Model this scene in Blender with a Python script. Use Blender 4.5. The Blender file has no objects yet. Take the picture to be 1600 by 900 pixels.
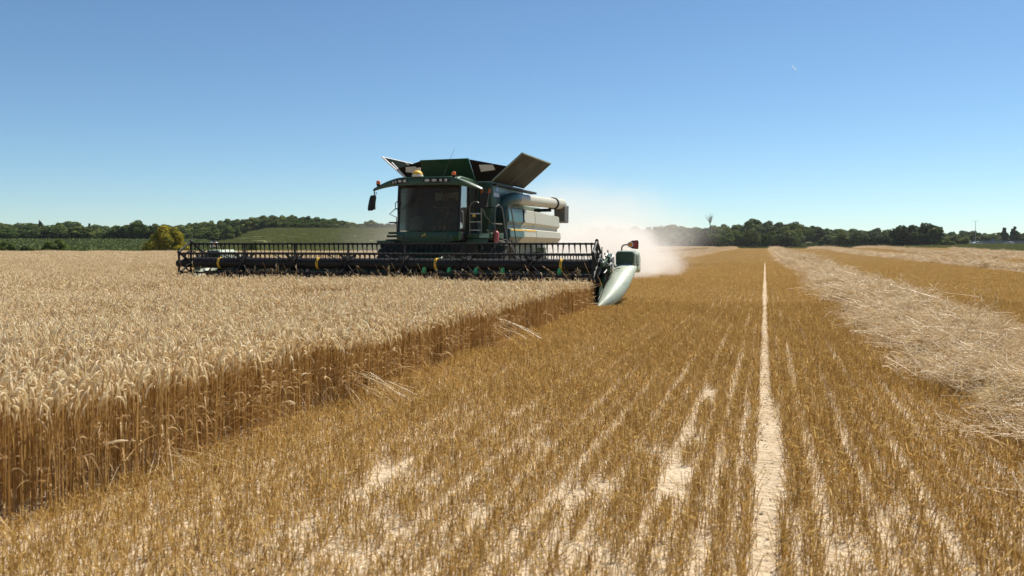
import bpy, math, random
import numpy as np
from mathutils import Vector, Matrix

random.seed(7)
RNG = np.random.default_rng(11)
scene = bpy.context.scene
COL = scene.collection
R = math.radians

# ------------------------------------------------------------------ camera, sky, sun, exposure
CAM_H = 1.6
YAW = math.atan(395.0 / 1350.0)          # the rows run along +y; the camera looks 16.3 degrees left of them
CT, ST = math.cos(YAW), math.sin(YAW)
cam_d = bpy.data.cameras.new("camera")
cam_d.sensor_width = 36.0
cam_d.lens = 36.0 * 1350.0 / 1600.0
cam_d.shift_y = -69.0 / 1600.0
cam_d.clip_start = 0.05
cam_d.clip_end = 20000.0
cam_d.dof.use_dof = True
cam_d.dof.focus_distance = 23.0
cam_d.dof.aperture_fstop = 3.2
cam = bpy.data.objects.new("camera", cam_d)
cam.location = (0, 0, CAM_H)
cam.rotation_euler = (R(90), 0, YAW)
COL.objects.link(cam)
scene.camera = cam

SUN_EL, SUN_AZ = R(54), R(29)            # azimuth from +y towards +x
world = bpy.data.worlds.new("World")
scene.world = world
world.use_nodes = True
wn = world.node_tree
bg = wn.nodes["Background"]
sky = wn.nodes.new("ShaderNodeTexSky")
sky.sky_type = 'NISHITA'
sky.sun_disc = False
sky.sun_elevation = SUN_EL
sky.sun_rotation = SUN_AZ
sky.altitude = 0.0
sky.air_density = 0.8
sky.dust_density = 0.08
sky.ozone_density = 6.0
wb = wn.nodes.new("ShaderNodeMix"); wb.data_type = 'RGBA'; wb.blend_type = 'MULTIPLY'; wb.inputs["Factor"].default_value = 1.0
wb.inputs["B"].default_value = (0.92, 1.0, 0.955, 1)     # white balance of the clear air
wn.links.new(sky.outputs[0], wb.inputs["A"])
wn.links.new(wb.outputs["Result"], bg.inputs[0])
bg.inputs[1].default_value = 0.076

sun_d = bpy.data.lights.new("sun", 'SUN')
sun_d.energy = 5.0
sun_d.angle = R(0.53)
sun_d.color = (1.0, 0.95, 0.86)
sun = bpy.data.objects.new("sun", sun_d)
to_sun = Vector((math.sin(SUN_AZ) * math.cos(SUN_EL), math.cos(SUN_AZ) * math.cos(SUN_EL), math.sin(SUN_EL)))
sun.rotation_euler = to_sun.to_track_quat('Z', 'Y').to_euler()
sun.location = to_sun * 60
COL.objects.link(sun)

scene.view_settings.view_transform = 'Standard'
scene.view_settings.look = 'None'
scene.view_settings.exposure = 0.65
scene.view_settings.gamma = 1.0
scene.render.engine = 'CYCLES'
cy = scene.cycles
cy.use_denoising = True
cy.max_bounces = 6
cy.diffuse_bounces = 3
cy.glossy_bounces = 3
cy.transmission_bounces = 4
cy.transparent_max_bounces = 8
cy.volume_bounces = 3
cy.volume_step_rate = 2.0
cy.volume_max_steps = 128
cy.caustics_reflective = False
cy.caustics_refractive = False

# ------------------------------------------------------------------ frames of reference
def cam2w(X, Y):
    """lateral X and depth Y seen from the camera position -> field coordinates"""
    return X * CT - Y * ST, X * ST + Y * CT

def w2cam(u, v):
    return u * CT + v * ST, -u * ST + v * CT

def sm(a, b, x):
    t = np.clip((np.asarray(x, float) - a) / (b - a), 0, 1)
    return t * t * (3 - 2 * t)

def bearing(u, v):
    X, Y = w2cam(np.asarray(u, float), np.asarray(v, float))
    Yc = np.maximum(Y, 1.0)
    return 800 + 1350 * X / Yc, Y

def terr(u, v):
    px, Y = bearing(u, v)
    z = np.zeros_like(px)
    left = 1 - sm(300, 380, px)
    z = z + left * (2.5 * sm(115, 265, Y) + 2.0 * sm(265, 480, Y))
    hill = sm(310, 430, px) * (1 - sm(680, 900, px))
    z = z + hill * (7.2 * sm(122, 345, Y) + 3.0 * sm(345, 460, Y))
    right = sm(980, 1080, px) * (1 - sm(1280, 1400, px))
    z = z + right * 3.5 * sm(312, 430, Y)
    z = z + sm(1380, 1480, px) * 1.1 * sm(140, 400, Y)
    z = z + 0.42 * np.exp(-((Y - 195) / 45.0) ** 2) * sm(1230, 1360, px) * (1 - sm(1480, 1560, px))
    z = z + 0.10 * sm(60, 110, Y) * np.sin(u * 0.05 + 1.0) * np.sin(v * 0.035)
    z = z * (Y > 20)
    return z

EDGE_PX = [-400, 600, 640, 900, 1330, 1400, 1500, 1600, 1900]
EDGE_Y = [108, 108, 112, 302, 302, 255, 190, 152, 118]
def field_edge(px):
    return np.interp(px, EDGE_PX, EDGE_Y)

def lattice(x, y, seed):
    n = (x.astype(np.int64) * 374761393 + y.astype(np.int64) * 668265263 + seed * 1442695041) & 0x7fffffff
    n = (n ^ (n >> 13)) * 1274126177 & 0x7fffffff
    return ((n ^ (n >> 16)) & 0xffff) / 65535.0

def noise2(x, y, seed=0):
    x = np.asarray(x, float); y = np.asarray(y, float)
    xi, yi = np.floor(x), np.floor(y)
    fx, fy = x - xi, y - yi
    fx = fx * fx * (3 - 2 * fx); fy = fy * fy * (3 - 2 * fy)
    a = lattice(xi, yi, seed); b = lattice(xi + 1, yi, seed)
    c = lattice(xi, yi + 1, seed); d = lattice(xi + 1, yi + 1, seed)
    return (a * (1 - fx) + b * fx) * (1 - fy) + (c * (1 - fx) + d * fx) * fy

# ------------------------------------------------------------------ object bookkeeping
def tag(o, label=None, cat=None, group=None, kind=None):
    if label: o["label"] = label
    if cat: o["category"] = cat
    if group: o["group"] = group
    if kind: o["kind"] = kind
    return o

def empty(name, loc, rz=0.0):
    o = bpy.data.objects.new(name, None)
    o.empty_display_size = 0.3
    o.location = loc
    o.rotation_euler = (0, 0, rz)
    COL.objects.link(o)
    return o

def world_origin(o):
    p = Vector((0, 0, 0))
    while o is not None:
        p += Vector(o.location)
        o = o.parent
    return p

def copy_tree(o, parent=None):
    c = o.copy()
    COL.objects.link(c)
    if parent is not None:
        c.parent = parent
    for ch in list(o.children):
        copy_tree(ch, c)
    return c

# ------------------------------------------------------------------ materials
def new_mat(name):
    m = bpy.data.materials.new(name)
    m.use_nodes = True
    nt = m.node_tree
    nt.nodes.clear()
    out = nt.nodes.new("ShaderNodeOutputMaterial")
    return m, nt, out

def paint(name, col, rough=0.4, metal=0.0, dirt=0.25, dirt_col=(0.36, 0.27, 0.17), scale=3.0, bump=0.0, spec=0.5, coat=0.0):
    """paint, rubber or metal with a patchy film of dust"""
    m, nt, out = new_mat(name)
    b = nt.nodes.new("ShaderNodeBsdfPrincipled")
    tc = nt.nodes.new("ShaderNodeTexCoord")
    n1 = nt.nodes.new("ShaderNodeTexNoise"); n1.inputs["Scale"].default_value = scale; n1.inputs["Detail"].default_value = 8
    n1.inputs["Roughness"].default_value = 0.65
    nt.links.new(tc.outputs["Object"], n1.inputs["Vector"])
    ramp = nt.nodes.new("ShaderNodeValToRGB")
    ramp.color_ramp.elements[0].position = 0.35; ramp.color_ramp.elements[1].position = 0.8
    nt.links.new(n1.outputs["Fac"], ramp.inputs["Fac"])
    mul = nt.nodes.new("ShaderNodeMath"); mul.operation = 'MULTIPLY'; mul.inputs[1].default_value = dirt
    nt.links.new(ramp.outputs["Color"], mul.inputs[0])
    mix = nt.nodes.new("ShaderNodeMix"); mix.data_type = 'RGBA'
    mix.inputs["A"].default_value = (*col, 1); mix.inputs["B"].default_value = (*dirt_col, 1)
    nt.links.new(mul.outputs[0], mix.inputs["Factor"])
    nt.links.new(mix.outputs["Result"], b.inputs["Base Color"])
    rr = nt.nodes.new("ShaderNodeMapRange")
    rr.inputs["To Min"].default_value = rough; rr.inputs["To Max"].default_value = min(1, rough + 0.35)
    nt.links.new(ramp.outputs["Color"], rr.inputs["Value"])
    nt.links.new(rr.outputs[0], b.inputs["Roughness"])
    b.inputs["Metallic"].default_value = metal
    b.inputs["Specular IOR Level"].default_value = spec
    b.inputs["Coat Weight"].default_value = coat
    if bump:
        bp = nt.nodes.new("ShaderNodeBump"); bp.inputs["Strength"].default_value = bump; bp.inputs["Distance"].default_value = 0.02
        nt.links.new(n1.outputs["Fac"], bp.inputs["Height"]); nt.links.new(bp.outputs[0], b.inputs["Normal"])
    nt.links.new(b.outputs[0], out.inputs[0])
    return m

def plant(name, col_a, col_b, trans=0.35, rough=0.55, spec=0.3, obj_var=0.0):
    """leaf or straw: two tones from the per-stem attribute, light passing through"""
    m, nt, out = new_mat(name)
    at = nt.nodes.new("ShaderNodeAttribute"); at.attribute_name = "tint"
    mix = nt.nodes.new("ShaderNodeMix"); mix.data_type = 'RGBA'
    mix.inputs["A"].default_value = (*col_a, 1); mix.inputs["B"].default_value = (*col_b, 1)
    nt.links.new(at.outputs["Fac"], mix.inputs["Factor"])
    colour = mix.outputs["Result"]
    if obj_var:
        oi = nt.nodes.new("ShaderNodeObjectInfo")
        hs = nt.nodes.new("ShaderNodeHueSaturation")
        mr = nt.nodes.new("ShaderNodeMapRange")
        mr.inputs["To Min"].default_value = 1 - obj_var; mr.inputs["To Max"].default_value = 1 + obj_var
        nt.links.new(oi.outputs["Random"], mr.inputs["Value"])
        nt.links.new(mr.outputs[0], hs.inputs["Value"])
        mh = nt.nodes.new("ShaderNodeMapRange")
        mh.inputs["To Min"].default_value = 0.515; mh.inputs["To Max"].default_value = 0.48
        nt.links.new(oi.outputs["Random"], mh.inputs["Value"])
        nt.links.new(mh.outputs[0], hs.inputs["Hue"])
        nt.links.new(colour, hs.inputs["Color"])
        colour = hs.outputs[0]
    b = nt.nodes.new("ShaderNodeBsdfPrincipled")
    b.inputs["Roughness"].default_value = rough
    b.inputs["Specular IOR Level"].default_value = spec
    nt.links.new(colour, b.inputs["Base Color"])
    t = nt.nodes.new("ShaderNodeBsdfTranslucent")
    nt.links.new(colour, t.inputs["Color"])
    ms = nt.nodes.new("ShaderNodeMixShader"); ms.inputs[0].default_value = trans
    nt.links.new(b.outputs[0], ms.inputs[1]); nt.links.new(t.outputs[0], ms.inputs[2])
    nt.links.new(ms.outputs[0], out.inputs[0])
    return m

def soil(name, cols, scale=1.0, stretch=(1, 1, 1), bump=0.4, rough=0.95, bdist=0.03):
    """patchy earth: a ramp of colours over noise at several sizes"""
    m, nt, out = new_mat(name)
    b = nt.nodes.new("ShaderNodeBsdfPrincipled")
    b.inputs["Roughness"].default_value = rough
    b.inputs["Specular IOR Level"].default_value = 0.15
    tc = nt.nodes.new("ShaderNodeTexCoord")
    mp = nt.nodes.new("ShaderNodeMapping"); mp.inputs["Scale"].default_value = stretch
    nt.links.new(tc.outputs["Object"], mp.inputs["Vector"])
    n1 = nt.nodes.new("ShaderNodeTexNoise"); n1.inputs["Scale"].default_value = scale
    n1.inputs["Detail"].default_value = 12; n1.inputs["Roughness"].default_value = 0.7
    nt.links.new(mp.outputs[0], n1.inputs["Vector"])
    ramp = nt.nodes.new("ShaderNodeValToRGB")
    els = ramp.color_ramp.elements
    while len(els) < len(cols): els.new(0.5)
    for i, c in enumerate(cols):
        els[i].position = 0.3 + 0.4 * i / (len(cols) - 1)
        els[i].color = (*c, 1)
    nt.links.new(n1.outputs["Fac"], ramp.inputs["Fac"])
    nt.links.new(ramp.outputs["Color"], b.inputs["Base Color"])
    n2 = nt.nodes.new("ShaderNodeTexNoise"); n2.inputs["Scale"].default_value = scale * 9; n2.inputs["Detail"].default_value = 6
    nt.links.new(mp.outputs[0], n2.inputs["Vector"])
    bp = nt.nodes.new("ShaderNodeBump"); bp.inputs["Strength"].default_value = bump; bp.inputs["Distance"].default_value = bdist
    nt.links.new(n2.outputs["Fac"], bp.inputs["Height"])
    nt.links.new(bp.outputs[0], b.inputs["Normal"])
    nt.links.new(b.outputs[0], out.inputs[0])
    return m

def glass_mat(name, tint, gloss=0.12, dust=0.1, dust_col=(0.3, 0.24, 0.17)):
    m, nt, out = new_mat(name)
    tr = nt.nodes.new("ShaderNodeBsdfTransparent"); tr.inputs[0].default_value = (*tint, 1)
    gl = nt.nodes.new("ShaderNodeBsdfGlossy"); gl.inputs["Roughness"].default_value = 0.03
    df = nt.nodes.new("ShaderNodeBsdfDiffuse"); df.inputs[0].default_value = (*dust_col, 1)
    fr = nt.nodes.new("ShaderNodeFresnel"); fr.inputs[0].default_value = 1.5
    m1 = nt.nodes.new("ShaderNodeMixShader"); m2 = nt.nodes.new("ShaderNodeMixShader")
    mr = nt.nodes.new("ShaderNodeMath"); mr.operation = 'MULTIPLY'; mr.inputs[1].default_value = gloss / 0.04
    nt.links.new(fr.outputs[0], mr.inputs[0])
    mr.use_clamp = True
    nt.links.new(mr.outputs[0], m1.inputs[0])
    nt.links.new(tr.outputs[0], m1.inputs[1]); nt.links.new(gl.outputs[0], m1.inputs[2])
    tc = nt.nodes.new("ShaderNodeTexCoord")
    n1 = nt.nodes.new("ShaderNodeTexNoise"); n1.inputs["Scale"].default_value = 2.0; n1.inputs["Detail"].default_value = 6
    nt.links.new(tc.outputs["Object"], n1.inputs["Vector"])
    dm = nt.nodes.new("ShaderNodeMath"); dm.operation = 'MULTIPLY'; dm.inputs[1].default_value = dust * 2
    nt.links.new(n1.outputs["Fac"], dm.inputs[0])
    nt.links.new(dm.outputs[0], m2.inputs[0])
    nt.links.new(m1.outputs[0], m2.inputs[1]); nt.links.new(df.outputs[0], m2.inputs[2])
    nt.links.new(m2.outputs[0], out.inputs[0])
    return m

# ------------------------------------------------------------------ mesh building
class MB:
    def __init__(self):
        self.v = []; self.f = []; self.mi = []; self.cur = 0
    def add(self, vs, fs):
        b = len(self.v)
        self.v += [tuple(p) for p in vs]
        for f in fs:
            self.f.append(tuple(i + b for i in f)); self.mi.append(self.cur)
        return self
    def box(self, x0, x1, y0, y1, z0, z1):
        return self.add([(x0, y0, z0), (x1, y0, z0), (x1, y1, z0), (x0, y1, z0), (x0, y0, z1), (x1, y0, z1), (x1, y1, z1), (x0, y1, z1)],
                        [(0, 3, 2, 1), (4, 5, 6, 7), (0, 1, 5, 4), (1, 2, 6, 5), (2, 3, 7, 6), (3, 0, 4, 7)])
    def tube(self, path, r, n=8, caps=True, closed=False):
        P = [Vector(p) for p in path]
        k = len(P)
        rs = r if isinstance(r, (list, tuple)) else [r] * k
        rings = []
        prev = None
        for i in range(k):
            if closed: t = P[(i + 1) % k] - P[i - 1]
            else: t = P[min(i + 1, k - 1)] - P[max(i - 1, 0)]
            t.normalize()
            if prev is None:
                a = Vector((0, 0, 1)) if abs(t.z) < 0.9 else Vector((1, 0, 0))
            else: a = prev
            e1 = (a - t * a.dot(t)).normalized()
            e2 = t.cross(e1)
            prev = e1
            rings.append([P[i] + (e1 * math.cos(2 * math.pi * j / n) + e2 * math.sin(2 * math.pi * j / n)) * rs[i] for j in range(n)])
        vs = [p for rg in rings for p in rg]
        fs = []
        for i in range(k if closed else k - 1):
            i2 = (i + 1) % k
            for j in range(n):
                j2 = (j + 1) % n
                fs.append((i * n + j, i * n + j2, i2 * n + j2, i2 * n + j))
        if caps and not closed:
            fs.append(tuple(range(n - 1, -1, -1)))
            fs.append(tuple((k - 1) * n + j for j in range(n)))
        return self.add(vs, fs)
    def plate(self, pts, t):
        """a flat polygon of real thickness t"""
        P = [Vector(p) for p in pts]
        nrm = Vector((0, 0, 0))
        for i in range(len(P)):
            nrm += P[i].cross(P[(i + 1) % len(P)])
        nrm.normalize()
        n = len(P)
        vs = [p + nrm * t / 2 for p in P] + [p - nrm * t / 2 for p in P]
        fs = [tuple(range(n)), tuple(range(2 * n - 1, n - 1, -1))]
        for i in range(n):
            j = (i + 1) % n
            fs.append((i, i + n, j + n, j))
        return self.add(vs, fs)
    def prism(self, poly, axis, a, b):
        """polygon in the two other axes, pushed along axis from a to b"""
        def mk(p, q):
            return {'x': (q, p[0], p[1]), 'y': (p[0], q, p[1]), 'z': (p[0], p[1], q)}[axis]
        n = len(poly)
        vs = [mk(p, a) for p in poly] + [mk(p, b) for p in poly]
        fs = [tuple(range(n)), tuple(range(2 * n - 1, n - 1, -1))]
        for i in range(n):
            j = (i + 1) % n
            fs.append((i, i + n, j + n, j))
        return self.add(vs, fs)
    def loft(self, rings, caps=True):
        n = len(rings[0]); k = len(rings)
        vs = [p for rg in rings for p in rg]
        fs = []
        for i in range(k - 1):
            for j in range(n):
                j2 = (j + 1) % n
                fs.append((i * n + j, i * n + j2, (i + 1) * n + j2, (i + 1) * n + j))
        if caps:
            fs.append(tuple(range(n - 1, -1, -1)))
            fs.append(tuple((k - 1) * n + j for j in range(n)))
        return self.add(vs, fs)
    def lathe(self, prof, c, axis='x', n=32):
        """profile (offset along axis, radius) swept round the axis through c"""
        rings = []
        for (a, r) in prof:
            ring = []
            for j in range(n):
                w = 2 * math.pi * j / n
                if axis == 'x': ring.append((c[0] + a, c[1] + r * math.cos(w), c[2] + r * math.sin(w)))
                elif axis == 'y': ring.append((c[0] + r * math.cos(w), c[1] + a, c[2] + r * math.sin(w)))
                else: ring.append((c[0] + r * math.cos(w), c[1] + r * math.sin(w), c[2] + a))
            rings.append(ring)
        return self.loft(rings, True)
    def ball(self, c, rx, ry, rz, n=12, m=8):
        prof = [(-rz * math.cos(math.pi * i / m), max(1e-3, math.sin(math.pi * i / m))) for i in range(m + 1)]
        rings = []
        for (a, r) in prof:
            rings.append([(c[0] + rx * r * math.cos(2 * math.pi * j / n), c[1] + ry * r * math.sin(2 * math.pi * j / n), c[2] + a) for j in range(n)])
        return self.loft(rings, True)
    def build(self, name, mat, parent=None, bevel=0.0, smooth=True, subsurf=0, angle=38):
        me = bpy.data.meshes.new(name)
        off = world_origin(parent) if parent is not None else Vector((0, 0, 0))
        me.from_pydata([(p[0] - off.x, p[1] - off.y, p[2] - off.z) for p in self.v], [], self.f)
        mats = mat if isinstance(mat, (list, tuple)) else [mat]
        for m in mats: me.materials.append(m)
        if len(mats) > 1: me.polygons.foreach_set("material_index", self.mi)
        import bmesh
        bm = bmesh.new(); bm.from_mesh(me)
        bmesh.ops.recalc_face_normals(bm, faces=bm.faces)
        bm.to_mesh(me); bm.free()
        if smooth:
            me.polygons.foreach_set("use_smooth", [True] * len(me.polygons))
            me.set_sharp_from_angle(angle=R(angle))
        o = bpy.data.objects.new(name, me)
        COL.objects.link(o)
        if parent is not None: o.parent = parent
        if bevel:
            bv = o.modifiers.new("bevel", 'BEVEL'); bv.width = bevel; bv.segments = 2; bv.limit_method = 'ANGLE'; bv.angle_limit = R(35)
        if subsurf:
            s = o.modifiers.new("sub", 'SUBSURF'); s.levels = subsurf; s.render_levels = subsurf
        return o

class NB:
    """numpy mesh builder for masses of stems, ears and leaves"""
    def __init__(self):
        self.V = []; self.F = []; self.M = []; self.T = []; self.n = 0
    def _push(self, verts, quads, mat, tint):
        self.V.append(verts); self.F.append(quads + self.n); self.M.append(np.full(len(quads), mat, np.int32)); self.T.append(tint)
        self.n += len(verts)
    def sweep(self, P, rad, sides=3, mat=0, tint=None, flat=None):
        """P (N,K,3) centre lines, rad (N,K) radii"""
        N, K, _ = P.shape
        T = np.gradient(P, axis=1)
        T /= np.linalg.norm(T, axis=2, keepdims=True) + 1e-9
        ref = np.zeros((N, 1, 3)); a = RNG.uniform(0, 2 * np.pi, N)
        ref[:, 0, 0] = np.cos(a); ref[:, 0, 1] = np.sin(a); ref[:, 0, 2] = 0.13
        e1 = np.cross(T, ref); e1 /= np.linalg.norm(e1, axis=2, keepdims=True) + 1e-9
        e2 = np.cross(T, e1)
        ang = 2 * np.pi * np.arange(sides) / sides
        fl = 1.0 if flat is None else flat
        ring = (e1[:, :, None, :] * np.cos(ang)[None, None, :, None] + fl * e2[:, :, None, :] * np.sin(ang)[None, None, :, None]) * rad[:, :, None, None]
        V = (P[:, :, None, :] + ring).reshape(-1, 3)
        base = (np.arange(N) * K * sides)[:, None, None] + (np.arange(K - 1) * sides)[None, :, None] + np.arange(sides)[None, None, :]
        nxt = (np.arange(N) * K * sides)[:, None, None] + (np.arange(K - 1) * sides)[None, :, None] + ((np.arange(sides) + 1) % sides)[None, None, :]
        Q = np.stack([base, nxt, nxt + sides, base + sides], -1).reshape(-1, 4)
        if tint is None: tint = RNG.uniform(0, 1, N)
        self._push(V, Q, mat, np.repeat(tint, K * sides))
    def ribbon(self, P, half, mat=0, tint=None):
        N, K, _ = P.shape
        T = np.gradient(P, axis=1)
        a = RNG.uniform(0, 2 * np.pi, N)
        ref = np.zeros((N, 1, 3)); ref[:, 0, 0] = np.cos(a); ref[:, 0, 1] = np.sin(a); ref[:, 0, 2] = 0.2
        e = np.cross(T, ref); e /= np.linalg.norm(e, axis=2, keepdims=True) + 1e-9
        V = np.stack([P - e * half[:, :, None], P + e * half[:, :, None]], 2).reshape(-1, 3)
        b = (np.arange(N) * K * 2)[:, None] + (np.arange(K - 1) * 2)[None, :]
        Q = np.stack([b, b + 1, b + 3, b + 2], -1).reshape(-1, 4)
        if tint is None: tint = RNG.uniform(0, 1, N)
        self._push(V, Q, mat, np.repeat(tint, K * 2))
    def cards(self, C, Nrm, size, mat=0, tint=None, aspect=1.5):
        """small leaf-shaped faces: centres C (N,3), facing Nrm"""
        N = len(C)
        Nrm = Nrm / (np.linalg.norm(Nrm, axis=1, keepdims=True) + 1e-9)
        ref = RNG.normal(size=(N, 3))
        a = np.cross(Nrm, ref); a /= np.linalg.norm(a, axis=1, keepdims=True) + 1e-9
        b = np.cross(Nrm, a)
        s = np.broadcast_to(np.asarray(size, float), (N,))[:, None]
        V = np.stack([C - a * s * aspect, C - b * s + Nrm * s * 0.2, C + a * s * aspect, C + b * s + Nrm * s * 0.2], 1).reshape(-1, 3)
        Q = (np.arange(N) * 4)[:, None] + np.arange(4)[None, :]
        if tint is None: tint = RNG.uniform(0, 1, N)
        self._push(V, Q, mat, np.repeat(tint, 4))
    def mesh(self, name, mats, smooth=False):
        V = np.concatenate(self.V); F = np.concatenate(self.F); M = np.concatenate(self.M); T = np.concatenate(self.T)
        me = bpy.data.meshes.new(name)
        me.vertices.add(len(V)); me.vertices.foreach_set("co", V.astype(np.float32).ravel())
        me.loops.add(F.size); me.loops.foreach_set("vertex_index", F.astype(np.int32).ravel())
        me.polygons.add(len(F)); me.polygons.foreach_set("loop_start", (np.arange(len(F)) * 4).astype(np.int32))
        for m in mats: me.materials.append(m)
        me.polygons.foreach_set("material_index", M)
        at = me.attributes.new("tint", 'FLOAT', 'POINT'); at.data.foreach_set("value", T.astype(np.float32))
        me.update(calc_edges=True)
        if smooth: me.polygons.foreach_set("use_smooth", np.ones(len(F), bool))
        return me

def scatter(name, pts, rotz, scl, protos, label=None, cat=None, tilt=None):
    """ONE object that carries a mass of stems nobody could count: its points instance the given meshes"""
    pts = np.asarray(pts, float)
    n = len(pts)
    me = bpy.data.meshes.new(name)
    me.vertices.add(n); me.vertices.foreach_set("co", pts.astype(np.float32).ravel())
    rot = np.zeros((n, 3), np.float32); rot[:, 2] = rotz
    if tilt is not None: rot[:, :2] = tilt
    scl = np.asarray(scl, np.float32)
    if scl.ndim == 1: scl = np.repeat(scl[:, None], 3, 1)
    a = me.attributes.new("rot", 'FLOAT_VECTOR', 'POINT'); a.data.foreach_set("vector", rot.ravel())
    a = me.attributes.new("scl", 'FLOAT_VECTOR', 'POINT'); a.data.foreach_set("vector", scl.astype(np.float32).ravel())
    a = me.attributes.new("idx", 'INT', 'POINT'); a.data.foreach_set("value", RNG.integers(0, len(protos), n).astype(np.int32))
    o = bpy.data.objects.new(name, me)
    COL.objects.link(o)
    coll = bpy.data.collections.new(name + "_kinds")
    for i, pm in enumerate(protos):
        coll.objects.link(bpy.data.objects.new(f"{name}_kind_{i:02d}", pm))
    g = bpy.data.node_groups.new(name + "_scatter", 'GeometryNodeTree')
    g.interface.new_socket("Geometry", in_out='INPUT', socket_type='NodeSocketGeometry')
    g.interface.new_socket("Geometry", in_out='OUTPUT', socket_type='NodeSocketGeometry')
    N = g.nodes
    gi = N.new("NodeGroupInput"); go = N.new("NodeGroupOutput")
    ip = N.new("GeometryNodeInstanceOnPoints")
    ci = N.new("GeometryNodeCollectionInfo"); ci.inputs["Collection"].default_value = coll
    ci.inputs["Separate Children"].default_value = True; ci.inputs["Reset Children"].default_value = True
    def named(nm, ty):
        x = N.new("GeometryNodeInputNamedAttribute"); x.data_type = ty; x.inputs["Name"].default_value = nm
        return [s for s in x.outputs if s.enabled and s.name == "Attribute"][0]
    e2r = N.new("FunctionNodeEulerToRotation")
    L = g.links
    L.new(gi.outputs[0], ip.inputs["Points"])
    L.new(ci.outputs[0], ip.inputs["Instance"])
    ip.inputs["Pick Instance"].default_value = True
    L.new(named("idx", 'INT'), ip.inputs["Instance Index"])
    L.new(named("rot", 'FLOAT_VECTOR'), e2r.inputs[0])
    L.new(e2r.outputs[0], ip.inputs["Rotation"])
    L.new(named("scl", 'FLOAT_VECTOR'), ip.inputs["Scale"])
    L.new(ip.outputs[0], go.inputs[0])
    md = o.modifiers.new("scatter", 'NODES'); md.node_group = g
    tag(o, label, cat, kind="stuff")
    return o

# ================================================================== the ground
M_SOIL = soil("dry_soil", [(0.33, 0.245, 0.155), (0.48, 0.375, 0.25), (0.58, 0.465, 0.325)], scale=2.2, bump=0.9, bdist=0.05)
M_CROPSOIL = soil("crop_soil", [(0.05, 0.085, 0.026), (0.07, 0.115, 0.035), (0.085, 0.12, 0.042)], scale=0.25, bump=0.3)
M_HILL = soil("hill_turf", [(0.12, 0.155, 0.045), (0.19, 0.19, 0.08), (0.25, 0.225, 0.11)], scale=0.035, stretch=(1, 0.35, 1), bump=0.4, bdist=0.2)
M_WILD = soil("rough_turf", [(0.05, 0.07, 0.02), (0.09, 0.10, 0.035), (0.15, 0.13, 0.06)], scale=0.06, bump=0.4, bdist=0.2)

def build_ground():
    fine = np.arange(-50, 50.01, 0.4)
    coarse = np.concatenate([np.arange(56, 306, 6.0)])
    az = np.radians(np.concatenate([fine, coarse]))
    rad = [0.02, 0.6]
    while rad[-1] < 100: rad.append(rad[-1] * 1.045)
    while rad[-1] < 470: rad.append(rad[-1] * 1.018)
    while rad[-1] < 12000: rad.append(rad[-1] * 1.18)
    rad = np.array(rad)
    nA, nR = len(az), len(rad)
    Xc = np.sin(az)[None, :] * rad[:, None]; Yc = np.cos(az)[None, :] * rad[:, None]
    U, V = cam2w(Xc, Yc)
    Z = terr(U, V)
    vid = np.arange(nR * nA).reshape(nR, nA)
    q = np.stack([vid[:-1, :], np.roll(vid, -1, 1)[:-1, :], np.roll(vid, -1, 1)[1:, :], vid[1:, :]], -1).reshape(-1, 4)
    P = np.stack([U.ravel(), V.ravel(), Z.ravel()], -1)
    cen = P[q].mean(1)
    px, Y = bearing(cen[:, 0], cen[:, 1])
    dist = np.hypot(cen[:, 0], cen[:, 1])
    field = np.where(Y > 5, Y < field_edge(px), dist < 110)
    crop = ~field & (px < 325) & (Y > 20) & (Y < 268) & (px > -500)
    hill = ~field & ~crop & (px >= 325) & (px < 900) & (Y > 20) & (Y < 352)
    wild = ~field & ~crop & ~hill
    for nm, mask, m in (("field_ground", field, M_SOIL), ("crop_field_ground", crop, M_CROPSOIL), ("hillside", hill, M_HILL), ("ground", wild, M_WILD)):
        qq = q[mask]
        used, inv = np.unique(qq, return_inverse=True)
        me = bpy.data.meshes.new(nm)
        me.from_pydata(P[used].tolist(), [], inv.reshape(-1, 4).tolist())
        me.materials.append(m)
        me.polygons.foreach_set("use_smooth", np.ones(len(qq), bool))
        o = bpy.data.objects.new(nm, me); COL.objects.link(o)
        # make the sheet face up
        if me.polygons[0].normal.z < 0: me.flip_normals()
        o["kind"] = "structure"
build_ground()

# ================================================================== wheat
M_STEM = plant("wheat_stem", (0.36, 0.18, 0.042), (0.80, 0.55, 0.21), trans=0.35, rough=0.5, spec=0.4)
M_EAR = plant("wheat_ear", (0.68, 0.50, 0.265), (0.96, 0.85, 0.60), trans=0.46, rough=0.4, spec=0.55)
M_LEAF = plant("wheat_leaf", (0.50, 0.31, 0.12), (0.80, 0.60, 0.33), trans=0.40, rough=0.6)

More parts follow.
